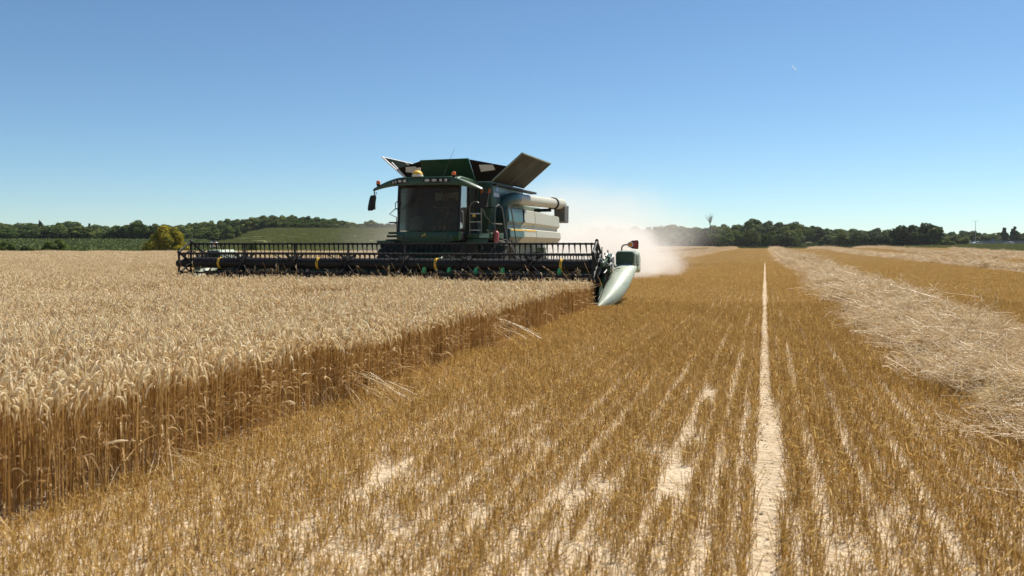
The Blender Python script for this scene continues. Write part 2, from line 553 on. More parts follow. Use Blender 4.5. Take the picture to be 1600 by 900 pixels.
def wheat_patch(name, size, n, fat=1.0, K=6, ear_seg=7, ear_sides=5, leaves=1.0, awn=False, lean=0.10, lodged=0.015):
    b = NB()
    x = RNG.uniform(-size / 2 - 0.03, size / 2 + 0.03, n); y = RNG.uniform(-size / 2 - 0.03, size / 2 + 0.03, n)
    h = RNG.normal(0.555, 0.045, n)
    la = RNG.uniform(0, 2 * np.pi, n); lm = np.abs(RNG.normal(0, lean, n))
    lod = RNG.random(n) < lodged
    lm = np.where(lod, RNG.uniform(0.5, 1.1, n), lm)
    t = np.linspace(0, 1, K)[None, :]
    off = (lm * h)[:, None] * t ** 1.8
    P = np.stack([x[:, None] + off * np.cos(la)[:, None], y[:, None] + off * np.sin(la)[:, None], h[:, None] * (t - 0.25 * np.minimum(lm, 1)[:, None] * t ** 2)], -1)
    tint = RNG.uniform(0, 1, n)
    r = np.broadcast_to((np.linspace(0.0026, 0.0016, K) * fat)[None, :], (n, K))
    b.sweep(P, r, 3, 0, tint)
    # neck and ear: carries on from the tip, arching over
    L = RNG.normal(0.082, 0.011, n); neck = RNG.uniform(0.02, 0.07, n)
    Ta = P[:, -1] - P[:, -2]; Ta /= np.linalg.norm(Ta, axis=1, keepdims=True)
    th0 = np.arccos(np.clip(Ta[:, 2], -1, 1))
    ha = np.where(lm > 0.02, la, RNG.uniform(0, 2 * np.pi, n)) + RNG.normal(0, 0.9, n)
    bend = np.clip(RNG.normal(1.05, 0.6, n), 0.05, 2.4)
    S = ear_seg + 2
    s = np.concatenate([[0], np.linspace(0.0, 1, S - 1)])
    pts = np.zeros((n, S, 3)); pts[:, 0] = P[:, -1]
    th = th0.copy(); cur = P[:, -1].copy()
    for k in range(1, S):
        step = neck if k == 1 else L / (S - 2)
        th = np.minimum(th0 + bend * (k / (S - 1)), 2.9)
        d = np.stack([np.sin(th) * np.cos(ha), np.sin(th) * np.sin(ha), np.cos(th)], -1)
        cur = cur + d * step[:, None]
        pts[:, k] = cur
    er = np.zeros(S); er[0] = 0.0015; er[1] = 0.003
    prof = np.interp(np.linspace(0, 1, S - 2), [0, 0.25, 0.7, 1], [0.0054, 0.0068, 0.0056, 0.0014])
    if ear_seg > 5: prof[:-1] *= np.where(np.arange(S - 3) % 2 == 0, 1.12, 0.86)
    er[2:] = prof
    b.sweep(pts, np.broadcast_to((er * fat)[None, :], (n, S)) * RNG.uniform(0.85, 1.2, n)[:, None], ear_sides, 1, np.clip(tint + RNG.normal(0, 0.2, n), 0, 1), flat=0.75)
    if awn:
        # short bristles fanning out of the ear
        m = n * 5
        ii = RNG.integers(0, n, m); kk = RNG.integers(2, S - 1, m)
        o = pts[ii, kk]; d = pts[ii, kk] - pts[ii, kk - 1]
        d = d / (np.linalg.norm(d, axis=1, keepdims=True) + 1e-9) + RNG.normal(0, 0.35, (m, 3))
        ln = RNG.uniform(0.015, 0.04, m)
        A = o[:, None, :] + d[:, None, :] * (ln[:, None] * np.array([0, 0.5, 1.0])[None, :])[:, :, None]
        b.ribbon(A, np.broadcast_to(np.array([0.0009, 0.0007, 0.0002])[None, :] * fat, (m, 3)), 1, np.clip(tint[ii] + 0.1, 0, 1))
    # dried leaves hanging off the stems
    m = int(n * leaves)
    ii = RNG.integers(0, n, m); fr = RNG.uniform(0.25, 0.85, m)
    kk = np.minimum((fr * (K - 1)).astype(int), K - 2)
    o = P[ii, kk]
    da = RNG.uniform(0, 2 * np.pi, m); ln = RNG.uniform(0.08, 0.2, m)
    q = np.linspace(0, 1, 5)[None, :]
    drop = RNG.uniform(0.3, 1.3, m)[:, None]
    A = np.stack([o[:, 0, None] + ln[:, None] * q * 0.6 * np.cos(da)[:, None], o[:, 1, None] + ln[:, None] * q * 0.6 * np.sin(da)[:, None], o[:, 2, None] + ln[:, None] * (0.5 * q - drop * q ** 2)], -1)
    b.ribbon(A, np.broadcast_to(np.array([0.002, 0.0042, 0.004, 0.0028, 0.0006])[None, :] * fat, (m, 5)), 2)
    return b.mesh(name, [M_STEM, M_EAR, M_LEAF])

W_NEAR = [wheat_patch(f"wheat_near_{i}", 0.5, 165, 0.92, 7, 8, 5, 0.9, True) for i in range(8)]
W_MID = [wheat_patch(f"wheat_mid_{i}", 1.0, 400, 1.05, 5, 6, 4, 0.7) for i in range(6)]
W_FAR = [wheat_patch(f"wheat_far_{i}", 2.0, 620, 1.9, 4, 4, 3, 0.3) for i in range(4)]

E_NEAR = [wheat_patch(f"wheat_edge_near_{i}", 0.5, 175, 1.12, 7, 8, 5, 0.8, True, 0.05, 0.006) for i in range(6)]
E_MID = [wheat_patch(f"wheat_edge_mid_{i}", 1.0, 520, 1.3, 5, 6, 4, 0.5, False, 0.05, 0.004) for i in range(4)]
W_EDGE = -3.96
HDR_L, HDR_R = -16.55, -3.3            # outer ends of the cutter header
def wheat_points(cell, Ymin, Ymax, pxa=-420, pxb=1195):
    us = W_EDGE - cell * np.arange(int(126 / cell), -1, -1); vs = np.arange(-4, 300, cell)
    U, V = np.meshgrid(us - cell / 2, vs + cell / 2)
    U = U.ravel(); V = V.ravel()
    px, Y = bearing(U, V)
    cut = (U > HDR_L - 0.1 - 0 * V) & (V > 21.25 - cell * 0.3)
    keep = (Y > Ymin) & (Y <= Ymax) & (px > pxa) & (px < pxb) & (Y < field_edge(px)) & ~cut
    U, V = U[keep], V[keep]
    return U, V
def lay_wheat(name, protos, cell, Ymin, Ymax, label, pxa=-420, edge=None):
    U, V = wheat_points(cell, Ymin, Ymax, pxa)
    n = len(U)
    wob = 0.05 * np.sin(V * 1.7) + 0.04 * np.sin(V * 4.1 + 1)
    ed = U > W_EDGE - cell
    U2 = U + RNG.normal(0, 0.02, n) + np.where(ed, wob - 0.03, 0)
    V2 = V + RNG.normal(0, 0.03, n)
    hz = 0.87 + 0.28 * noise2(U * 0.35, V * 0.35, 3) + RNG.normal(0, 0.03, n)
    hz = hz * (1.09 - 0.09 * sm(5, 13, V))
    rz = RNG.integers(0, 4, n) * (math.pi / 2)
    tl = np.stack([0.10 * (noise2(U * 0.25, V * 0.25, 5) - 0.5), 0.10 * (noise2(U * 0.25, V * 0.25, 8) - 0.5)], -1)
    tl *= (np.abs(U - W_EDGE) > cell)[:, None]
    P3 = np.stack([U2, V2, terr(U2, V2)], -1); S3 = np.stack([np.ones(n), np.ones(n), hz], -1)
    if edge:
        scatter(name, P3[ed], rz[ed], S3[ed], edge, label + ", its cut face", "wheat", tilt=tl[ed] * 0)
        P3, S3, rz, tl = P3[~ed], S3[~ed], rz[~ed], tl[~ed]
    return scatter(name, P3, rz, S3, protos, label, "wheat", tilt=tl)
lay_wheat("standing_wheat", W_NEAR, 0.5, -4, 15, "ripe pale gold wheat standing uncut along the stubble, nearest stretch", -900, E_NEAR)
lay_wheat("standing_wheat", W_MID, 1.0, 15, 46, "ripe wheat standing uncut in front of and beside the combine harvester", edge=E_MID)
lay_wheat("standing_wheat", W_FAR, 2.0, 46, 302, "far stretch of ripe wheat reaching the green hedge and crop field")

# stems knocked over along the cut face
def edge_tufts():
    b = NB()
    n = 12
    a = RNG.uniform(-0.9, 0.9, n); L = RNG.uniform(0.35, 0.7, n); el = RNG.uniform(0.15, 1.2, n)
    t = np.linspace(0, 1, 5)[None, :]
    P = np.stack([RNG.normal(0, .12, n)[:, None] + L[:, None] * t * (np.cos(el) * np.cos(a))[:, None], RNG.normal(0, .15, n)[:, None] + L[:, None] * t * (np.cos(el) * np.sin(a))[:, None],
                  0.05 + RNG.uniform(0, .35, n)[:, None] + L[:, None] * (t * np.sin(el)[:, None] - 0.35 * t ** 2)], -1)
    P[:, :, 2] = np.maximum(P[:, :, 2], 0.01)
    b.sweep(P, np.full((n, 5), 0.0023), 3, 0)
    return b.mesh("edge_tuft", [M_STEM, M_EAR])
protos = [edge_tufts() for _ in range(5)]
vv = np.sort(RNG.uniform(1.5, 20.5, 13)); vv = np.concatenate([vv, RNG.normal(8.3, 0.2, 4), RNG.normal(11.6, 0.5, 2)])
uu = W_EDGE + RNG.normal(-0.05, 0.06, len(vv))
scatter("bent_wheat", np.stack([uu, vv, 0 * vv], -1), RNG.uniform(-0.6, 0.6, len(vv)), RNG.uniform(0.7, 1.1, len(vv)), protos,
        "bent and broken wheat stems leaning out of the cut wheat face", "wheat")

# a bundle of long pale straws that has slid out of the cut face
def bundle(i):
    b = NB(); n = 16
    a = RNG.normal(-0.45, 0.45, n); L = RNG.uniform(0.35, 0.75, n)
    t = np.linspace(0, 1, 5)[None, :]
    x0 = RNG.normal(-.12, .1, n)[:, None]; y0 = RNG.normal(0, .12, n)[:, None]; z0 = RNG.uniform(.08, .36, n)[:, None]
    P = np.stack([x0 + L[:, None] * t * np.cos(a)[:, None], y0 + L[:, None] * t * np.sin(a)[:, None], np.maximum(z0 * (1 - t) + 0.10 * t * (1 - t) + RNG.uniform(.01, .12, n)[:, None] * t, .006)], -1)
    b.sweep(P, np.full((n, 5), 0.0020), 3, 0, RNG.uniform(.2, 1, n))
    return b.mesh(f"straw_bundle_{i}", [M_PALE])
M_PALE = plant("pale_straw", (0.62, 0.46, 0.22), (0.92, 0.78, 0.52), trans=0.2, rough=0.35, spec=0.5)
BUND = [bundle(i) for i in range(3)]
pv_ = np.array([[W_EDGE + .05, 7.9, 0], [W_EDGE + .1, 8.15, 0], [W_EDGE - .05, 12.9, .1], [W_EDGE - .02, 5.1, 0]])
scatter("loose_straw", pv_, RNG.uniform(-.4, .3, len(pv_)), RNG.uniform(.8, 1.15, len(pv_)), BUND, "long pale straws fallen out of the cut wheat face onto the stubble", "straw")

# stalks being swept into the header, sticking up through the reel
def swept(i):
    b = NB(); n = 9
    a = RNG.uniform(0, 2 * np.pi, n); el = RNG.uniform(.2, 1.35, n); L = RNG.uniform(.2, .5, n)
    t = np.linspace(0, 1, 4)[None, :]
    P = np.stack([RNG.normal(0, .25, n)[:, None] + L[:, None] * t * (np.cos(el) * np.cos(a))[:, None], RNG.normal(0, .06, n)[:, None] + L[:, None] * t * (np.cos(el) * np.sin(a))[:, None] * .5,
                  RNG.uniform(.45, .62, n)[:, None] + L[:, None] * (t * np.sin(el)[:, None] - .2 * t ** 2)], -1)
    b.sweep(P, np.full((n, 4), 0.0032), 3, 0)
    k = RNG.random(n) < .4
    d = (P[:, -1] - P[:, -2])[k]; d /= np.linalg.norm(d, axis=1, keepdims=True)
    E = P[k][:, -1][:, None, :] + d[:, None, :] * np.array([0, .03, .07])[None, :, None]
    b.sweep(E, np.broadcast_to(np.array([.004, .007, .002])[None, :], (int(k.sum()), 3)), 4, 1)
    return b.mesh(f"swept_{i}", [M_STEM, M_EAR])
SW = [swept(i) for i in range(6)]
us_ = RNG.uniform(HDR_L + .6, HDR_R - .8, 62)
scatter("swept_wheat", np.stack([us_, RNG.normal(21.22, .08, 62), 0 * us_], -1), np.zeros(62), RNG.uniform(.85, 1.25, 62), SW, "cut wheat stalks being swept up against the black reel of the header", "wheat")

# ================================================================== stubble
M_STUB = plant("stubble_stem", (0.41, 0.235, 0.05), (0.93, 0.70, 0.28), trans=0.31, rough=0.36, spec=0.55)
M_STUBLEAF = plant("stubble_leaf", (0.50, 0.30, 0.08), (0.80, 0.56, 0.22), trans=0.45, rough=0.55)
M_STUBHAZE = plant("stubble_stem_hazed", (0.46, 0.295, 0.105), (0.84, 0.645, 0.32), trans=0.38, rough=0.5, spec=0.3)  # far stubble only: haze and sun glint put into paler stems
M_CHAFF = plant("chaff", (0.62, 0.47, 0.26), (0.92, 0.80, 0.58), trans=0.2, rough=0.5)

def stubble_patch(name, wid, length, row, n, fat=1.0, K=3, leaf=0.8, chaff=0.6, hm=0.098, stem=None, jit=0.037):
    b = NB()
    rows = max(1, int(round(wid / row)))
    rx = (np.arange(rows) - (rows - 1) / 2) * row
    x = rx[RNG.integers(0, rows, n)] + RNG.normal(0, jit, n)
    y = RNG.uniform(-length / 2 - .02, length / 2 + .02, n)
    h = np.clip(RNG.normal(hm, 0.017, n), 0.04, 0.17)
    la = RNG.uniform(0, 2 * np.pi, n); lm = np.abs(RNG.normal(0, 0.36, n))
    t = np.linspace(0, 1, K)[None, :]
    off = (h * lm)[:, None] * t
    P = np.stack([x[:, None] + off * np.cos(la)[:, None], y[:, None] + off * np.sin(la)[:, None], h[:, None] * t], -1)
    b.sweep(P, np.full((n, K), 0.0021 * fat), 3, 0, RNG.uniform(0, 1, n) ** 1.4)
    m = int(n * leaf)
    ii = RNG.integers(0, n, m)
    o = P[ii, 0] + (P[ii, -1] - P[ii, 0]) * RNG.uniform(.2, .95, m)[:, None]
    da = RNG.uniform(0, 2 * np.pi, m); ln = RNG.uniform(0.03, 0.11, m); up = RNG.uniform(-0.5, 1.0, m)
    q = np.linspace(0, 1, 4)[None, :]
    A = np.stack([o[:, 0, None] + ln[:, None] * q * np.cos(da)[:, None] * .7, o[:, 1, None] + ln[:, None] * q * np.sin(da)[:, None] * .7, np.maximum(o[:, 2, None] + ln[:, None] * (up[:, None] * q - 0.12 * q ** 2), .003)], -1)
    b.ribbon(A, np.broadcast_to(np.array([0.0016, 0.0023, 0.0018, 0.0004])[None, :] * fat, (m, 4)), 1)
    m = int(n * chaff)
    if m:
        cx = RNG.uniform(-wid / 2, wid / 2, m) if rows > 1 else RNG.normal(0, 0.05, m)
        cyy = RNG.uniform(-length / 2, length / 2, m); da = RNG.uniform(0, 2 * np.pi, m); ln = RNG.uniform(.015, .07, m)
        z = RNG.uniform(0.004, 0.03, m)
        A = np.stack([cx[:, None] + ln[:, None] * (q - .5) * np.cos(da)[:, None], cyy[:, None] + ln[:, None] * (q - .5) * np.sin(da)[:, None], z[:, None] + q * RNG.normal(0, .008, m)[:, None]], -1)
        b.ribbon(A, np.full((m, 4), 0.0016 * fat), 2)
    return b.mesh(name, [stem or M_STUB, M_STUBLEAF, M_CHAFF])

ROW = 0.155
SEG = 0.2
S_ROW = [stubble_patch(f"stubble_row_{i}", 0.01, SEG, 1.0, 36, 1.0, 3, 0.4, 0.6) for i in range(12)]
S_MID = [stubble_patch(f"stubble_mid_{i}", ROW * 8, 1.12, ROW, 900, 1.2, 3, 0.6, 0.5) for i in range(8)]
S_FAR = [stubble_patch(f"stubble_far_{i}", ROW * 24, 3.36, ROW, 1500, 2.6, 2, 0.5, 0.45, stem=M_STUBHAZE) for i in range(5)]

def in_cut(U, V, margin=0.0):
    """where the wheat has been cut"""
    return (U > W_EDGE - 0.05) | ((U > HDR_L + 0.3) & (V > 23.0))

def track_half(v):
    return np.interp(v, [0, 4, 5.2, 6.2, 7.6, 9.2, 12, 40, 300], [.03, .04, .07, .10, .09, .035, .025, .03, .05])
def track_mid(v):
    return np.interp(v, [0, 4, 5, 6.5, 8, 10, 300], [-.05, -.03, 0.0, .05, .03, -.02, -.02])

# near: every drill row laid in short lengths, thinned in patches
nv = int((28 - 1.5) / SEG)
ks = np.arange(-27, 90)
KU, KV = np.meshgrid((ks + .5) * ROW, 1.5 + (np.arange(nv) + .5) * SEG)
KU, KV = KU.ravel(), KV.ravel()
KI = np.floor(KU / ROW)
pair = np.where(np.abs(KI) % 2 == 0, .008, -.008) * (np.abs(KU) > .2)
KU = KU + pair + np.sign(KU) * np.where(np.abs(KU) < .12, 0.026, 0.014) + (np.abs(KU - .0775) < .02) * .075 * sm(5.0, 5.8, KV) * (1 - sm(7.8, 9.6, KV)) + (0.014 * np.sin(KV * 0.8 + KU * 9) + RNG.normal(0, .006, len(KU))) * (np.abs(KU) > .2)
px, Y = bearing(KU, KV)
cover = noise2(KU * 1.3, KV * 0.6, 21) * 0.22 + noise2(KI + .5, KV * 1.7, 22) * 0.38 + noise2(KI + .5, KV * 5.0, 23) * 0.40
near_bare = 0.355 - 0.022 * np.maximum(KV - 5, 0) - 0.05 * (KU > .25) - 0.02 * (KU > 1.2) - 0.06 * (KU < -2.4) - 0.3 * (KU < -3.3)
keep = (Y > 1.2) & (px > -420) & (px < 2400) & in_cut(KU, KV) & (KV < 28) & (Y < 22.3) & (cover > near_bare)
bare = (Y > 1.2) & (px > -420) & (px < 2050) & in_cut(KU, KV) & (KV < 15) & (cover <= near_bare)
BU, BV = KU[bare], KV[bare]
thin = np.abs(KU + 0.56 + .03 * np.sin(KV)) < 0.055
keep &= ~(thin & (KV < 11) & (noise2(KU * 3, KV * 1.8, 31) > 0.62))
thin = np.abs(KU + 0.98 + .03 * np.sin(KV * .7)) < 0.06
keep &= ~(thin & (KV < 9) & (noise2(KU * 3, KV * 1.8, 32) > 0.62))
KU, KV, cv = KU[keep], KV[keep], cover[keep]
n = len(KU)
hs = 0.78 + 0.5 * noise2(KU * 1.6, KV * 0.8, 41) + RNG.normal(0, .06, n)
rz = RNG.integers(0, 2, n) * math.pi + RNG.normal(0, .05, n)
S_TIGHT = [stubble_patch(f"stubble_tight_{i}", 0.01, SEG, 1.0, 24, 1.0, 3, 0.35, 0.3, jit=0.027) for i in range(6)]
by = np.abs(KU) < .21
for msk, pr, lb in ((~by, S_ROW, "short golden stubble in drill rows with pale bare earth between, nearest stretch"), (by, S_TIGHT, "stubble rows lining both sides of the bare earth track")):
    scatter("stubble", np.stack([KU, KV, 0 * KU], -1)[msk], rz[msk], np.stack([np.ones(n), np.ones(n), hs], -1)[msk], pr, lb, "stubble")

def lay_stubble(protos, cell, Ymin, Ymax, label, pxa=-100, pxb=2200, gap=0.065):
    # the bare track stays open between the patches on either side of it
    us = np.concatenate([-gap - cell * (np.arange(int(16.3 / cell), -1, -1) + .5), gap + cell * (np.arange(int(190 / cell)) + .5)])
    vs = np.arange(2, 305, cell)
    U, V = np.meshgrid(us, vs + cell / 2); U = U.ravel(); V = V.ravel()
    px, Y = bearing(U, V)
    jag = 22 * (noise2(U * .12, V * .12, 61) - .5)
    keep = (Y > Ymin + (jag - cell if Ymin > 30 else 0)) & (Y <= Ymax + (jag if Ymax < 100 else 0)) & (px > pxa) & (px < pxb) & (Y < field_edge(px) - cell * .4) & in_cut(U - cell / 2, V - cell / 2)
    U, V = U[keep], V[keep]; n = len(U)
    hs = 0.72 + 0.55 * noise2(U * 0.8, V * 0.25, 43) + RNG.normal(0, .05, n)
    rz = RNG.integers(0, 2, n) * math.pi
    return scatter("stubble", np.stack([U, V, terr(U, V)], -1), rz, np.stack([np.ones(n), np.ones(n), hs], -1), protos, label, "stubble")
lay_stubble(S_MID, ROW * 8, 22, 66, "golden stubble beyond the dust cloud and beside the straw windrow")
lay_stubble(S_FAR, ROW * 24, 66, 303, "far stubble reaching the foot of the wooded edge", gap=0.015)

S_SPARSE = [stubble_patch(f"stubble_sparse_{i}", 0.01, SEG, 1.0, 5, 0.95, 3, 0.5, 1.4, 0.10) for i in range(6)]
n = len(BU)
scatter("stubble", np.stack([BU, BV, 0 * BU], -1), RNG.integers(0, 2, n) * math.pi + RNG.normal(0, .2, n), np.stack([np.ones(n), np.ones(n), RNG.uniform(.6, 1.1, n)], -1), S_SPARSE,
        "sparse stray stubble stems on the thin bare patches of the nearest rows", "stubble")

# crumbs of dry earth
def crumb(i):
    rg = np.random.default_rng(i)
    import bmesh
    bm = bmesh.new(); bmesh.ops.create_icosphere(bm, subdivisions=1, radius=1.0)
    for v in bm.verts: v.co *= rg.uniform(.65, 1.15); v.co.z *= .65
    me = bpy.data.meshes.new(f"crumb_{i}"); bm.to_mesh(me); bm.free(); me.materials.append(M_SOIL)
    return me
CRUMB = [crumb(i) for i in range(6)]
n = 9000
U = np.concatenate([RNG.uniform(-4.2, 5, n), RNG.normal(0.02, .09, 300)]); V = np.concatenate([1.6 + 14 * RNG.random(n) ** 1.4, RNG.uniform(2.5, 14, 300)])
sz = np.concatenate([np.clip(RNG.lognormal(-5.4, .45, n), .002, .013), np.clip(RNG.lognormal(-5.2, .5, 300), .002, .014)])
scatter("earth_crumbs", np.stack([U, V, sz * .2], -1), RNG.uniform(0, 6.28, len(U)), sz, CRUMB, "small dry crumbs of pale earth lying between the stubble rows", "earth")

# loose chaff and short straw on the bare earth
def litter():
    b = NB(); m = 45; q = np.linspace(0, 1, 3)[None, :]
    cx = RNG.uniform(-.3, .3, m); cyy = RNG.uniform(-.3, .3, m); da = RNG.uniform(0, 2 * np.pi, m); ln = RNG.uniform(.012, .11, m) ** 1.0
    A = np.stack([cx[:, None] + ln[:, None] * (q - .5) * np.cos(da)[:, None], cyy[:, None] + ln[:, None] * (q - .5) * np.sin(da)[:, None], RNG.uniform(.004, .014, m)[:, None] + 0 * q], -1)
    b.ribbon(A, np.broadcast_to(RNG.uniform(.0008, .0022, m)[:, None], (m, 3)), 0)
    return b.mesh("litter", [M_CHAFF])
LIT = [litter() for _ in range(5)]
U = RNG.uniform(-4, 8, 900); V = RNG.uniform(1.5, 22, 900)
U = np.concatenate([U, RNG.normal(0, .1, 60)]); V = np.concatenate([V, RNG.uniform(2, 24, 60)])
scatter("chaff", np.stack([U, V, 0 * U], -1), RNG.uniform(0, 6.28, len(U)), RNG.uniform(.7, 1.2, len(U)), LIT, "broken straw and chaff scattered over the bare earth between rows", "chaff")

# ================================================================== straw windrows
M_STRAW = plant("windrow_straw", (0.58, 0.40, 0.18), (0.94, 0.79, 0.53), trans=0.32, rough=0.4, spec=0.4)
M_STRAWBED = soil("straw_bed", [(0.26, 0.17, 0.07), (0.46, 0.33, 0.16), (0.58, 0.44, 0.25)], scale=3.0, stretch=(1, 1, 1), bump=1.0, bdist=0.08)
def straw_clump(name, n, rad, fat=1.0, ln=(0.25, 0.6), up=0.28):
    b = NB()
    c = RNG.normal(0, rad * 0.5, (n, 3)); c[:, 2] = RNG.uniform(-0.02, 0.11, n)
    a = RNG.uniform(0, 2 * np.pi, n); el = RNG.normal(0.08, up, n); L = RNG.uniform(*ln, n)
    t = np.linspace(-.5, .5, 4)[None, :]
    sag = RNG.normal(0, 0.04, n)[:, None]
    d = np.stack([np.cos(el) * np.cos(a), np.cos(el) * np.sin(a), np.sin(el)], -1)
    P = c[:, None, :] + d[:, None, :] * (L[:, None] * t)[:, :, None]
    P[:, :, 2] += sag * (0.25 - t ** 2) * L[:, None] * 2
    b.sweep(P, np.broadcast_to((RNG.uniform(.0016, .0030, n) * fat)[:, None], (n, 4)), 3, 0)
    m = n // 2
    c = RNG.normal(0, rad * 0.5, (m, 3)); c[:, 2] = RNG.uniform(0, 0.12, m)
    a = RNG.uniform(0, 2 * np.pi, m); el = RNG.normal(0.1, .35, m); L = RNG.uniform(.08, .25, m)
    d = np.stack([np.cos(el) * np.cos(a), np.cos(el) * np.sin(a), np.sin(el)], -1)
    P = c[:, None, :] + d[:, None, :] * (L[:, None] * t)[:, :, None]
    P[:, :, 2] -= (t ** 2) * L[:, None] * 0.8
    b.ribbon(P, np.broadcast_to((RNG.uniform(.002, .0045, m) * fat)[:, None], (m, 4)), 0)
    return b.mesh(name, [M_STRAW])
ST_NEAR = [straw_clump(f"straw_near_{i}", 70, 0.36) for i in range(8)]
ST_MID = [straw_clump(f"straw_mid_{i}", 90, 0.45, 1.5, (.3, .65)) for i in range(5)]
ST_FAR = [straw_clump(f"straw_far_{i}", 130, 0.8, 2.6, (.4, .9)) for i in range(4)]

def windrow(u0, half, v0, v1, hgt, label, near=True):
    """a low heap of straw along a row: an uneven bed with loose straw all over it"""
    def shape(u, v):
        w = half * (0.86 + 0.3 * noise2(v * 0.5, v * 0 + u0, 51))
        c = u0 + 0.25 * (noise2(v * 0.35, v * 0 + u0 * 3, 52) - .5)
        s = np.clip(1 - ((u - c) / w) ** 2, 0, 1)
        k = 0.50 + 0.7 * noise2(u * 0.9, v * 0.8, 53) + 0.4 * noise2(u * 2.4, v * 2.4, 54)
        return hgt * s ** 0.55 * k - 0.04
    vs = [v0]
    while vs[-1] < v1: vs.append(vs[-1] + max(0.18, 0.02 * vs[-1]))
    vs = np.array(vs); us = u0 + np.linspace(-1.25, 1.25, 21) * half
    U, V = np.meshgrid(us, vs)
    Z = shape(U, V) + terr(U, V)
    P = np.stack([U.ravel(), V.ravel(), Z.ravel()], -1)
    idx = np.arange(P.shape[0]).reshape(U.shape)
    q = np.stack([idx[:-1, :-1], idx[:-1, 1:], idx[1:, 1:], idx[1:, :-1]], -1).reshape(-1, 4)
    me = bpy.data.meshes.new("straw_windrow"); me.from_pydata(P.tolist(), [], q.tolist()); me.materials.append(M_STRAWBED)
    me.polygons.foreach_set("use_smooth", np.ones(len(q), bool))
    o = bpy.data.objects.new("straw_windrow", me); COL.objects.link(o)
    tag(o, label, "straw windrow", "straw windrows between the harvested strips", "stuff")
    for (protos, ya, yb, per_m, sc) in ((ST_NEAR, -99, 20, 30, 1.0), (ST_MID, 20, 60, 14, 1.0), (ST_FAR, 60, 400, 4.5, 1.0)):
        a, b = max(v0, ya * 1.0), min(v1, yb * 1.0)
        if b <= a: continue
        n = int((b - a) * per_m)
        V = RNG.uniform(a, b, n); U = u0 + np.clip(RNG.normal(0, .55, n), -1.12, 1.12) * half
        px, Y = bearing(U, V)
        k = (px > -200) & (px < 1900) & (Y > 1) & (Y < field_edge(px))
        U, V = U[k], V[k]; n = len(U)
        if n == 0: continue
        z = np.maximum(shape(U, V), 0.0) + terr(U, V)
        s = scatter("straw_windrow", np.stack([U, V, z], -1), RNG.uniform(0, 6.28, n), RNG.uniform(.75, 1.2, n) * sc, protos,
                    label, "straw windrow", tilt=RNG.normal(0, .22, (n, 2)))
        s["group"] = "straw windrows between the harvested strips"

windrow(2.85, 1.05, 2.0, 296, 0.29, "thick pale straw windrow nearest the bare earth track")
windrow(14.1, 0.9, 8.0, 290, 0.26, "second straw windrow, the next strip over from the thick nearest one")
windrow(25.3, 0.8, 16.0, 270, 0.26, "third straw windrow, far strip towards the parked cars")
windrow(36.5, 0.8, 30.0, 190, 0.26, "fourth straw windrow, short strip ending at the rough verge")
windrow(-9.75, 1.0, 37.0, 296, 0.27, "straw windrow left behind the combine, coming out of the dust")

# ================================================================== green crop and rough grass
M_CROP = plant("crop_leaf", (0.06, 0.084, 0.023), (0.128, 0.155, 0.052), trans=0.25, rough=0.8, spec=0.08)
M_GRASS = plant("rough_grass", (0.07, 0.105, 0.025), (0.24, 0.225, 0.09), trans=0.3, rough=0.9, spec=0.05)
def crop_patch(i):
    b = NB(); n = 520
    rows = 5
    x = (RNG.integers(0, rows, n) - 2) * 0.75 + RNG.normal(0, .14, n); y = RNG.uniform(-1.9, 1.9, n); z = np.abs(RNG.normal(.28, .12, n))
    nr = RNG.normal(size=(n, 3)); nr[:, 2] = np.abs(nr[:, 2]) + .4
    b.cards(np.stack([x, y, z], -1), nr, RNG.uniform(.07, .15, n), 0, aspect=1.6)
    return b.mesh(f"crop_{i}", [M_CROP])
def grass_patch(i, hgt=0.4, n=420, w=0.035):
    b = NB()
    x = RNG.uniform(-2, 2, n); y = RNG.uniform(-2, 2, n); h = np.abs(RNG.normal(hgt, hgt * .35, n)); a = RNG.uniform(0, 6.28, n); l = RNG.uniform(.1, .8, n)
    t = np.linspace(0, 1, 3)[None, :]
    P = np.stack([x[:, None] + (h * l)[:, None] * t ** 2 * np.cos(a)[:, None], y[:, None] + (h * l)[:, None] * t ** 2 * np.sin(a)[:, None], h[:, None] * t], -1)
    b.ribbon(P, np.broadcast_to(np.array([w, w * .8, w * .1])[None, :], (n, 3)), 0)
    return b.mesh(f"grass_{i}", [M_GRASS])
def region_points(cell, test, pxa, pxb, Ya, Yb):
    A = np.arange(-330, 330, cell)
    X, Y = np.meshgrid(A, np.arange(Ya, Yb, cell)); X = X.ravel() + RNG.uniform(-.3, .3, X.size) * cell; Y = Y.ravel() + RNG.uniform(-.3, .3, Y.size) * cell
    px = 800 + 1350 * X / Y
    k = (px > pxa) & (px < pxb) & test(px, Y)
    U, V = cam2w(X[k], Y[k])
    return np.stack([U, V, terr(U, V)], -1)
CR = [crop_patch(i) for i in range(4)]; GR = [grass_patch(i) for i in range(4)]
P = region_points(3.4, lambda px, Y: (Y > 110) & (Y < 264), -60, 322, 110, 264)
scatter("green_crop", P, np.full(len(P), 0.5) + RNG.integers(0, 2, len(P)) * math.pi, RNG.uniform(.9, 1.2, len(P)), CR, "low dark green crop field between the wheat and the hedgerow trees", "crop")
P = region_points(4.2, lambda px, Y: (Y > field_edge(px) + 1) & (Y < 345), 325, 660, 110, 345)
scatter("hillside_grass", P, RNG.uniform(0, 6.28, len(P)), RNG.uniform(.7, 1.1, len(P)), GR, "rough green grass on the hillside below the wood", "grass")
P = region_points(3.0, lambda px, Y: (Y > field_edge(px) + .5) & (Y < 372), 1330, 1660, 110, 372)
P2 = region_points(2.4, lambda px, Y: (Y > 301.5) & (Y < 309), 940, 1400, 298, 312)
P = np.concatenate([P, P2])
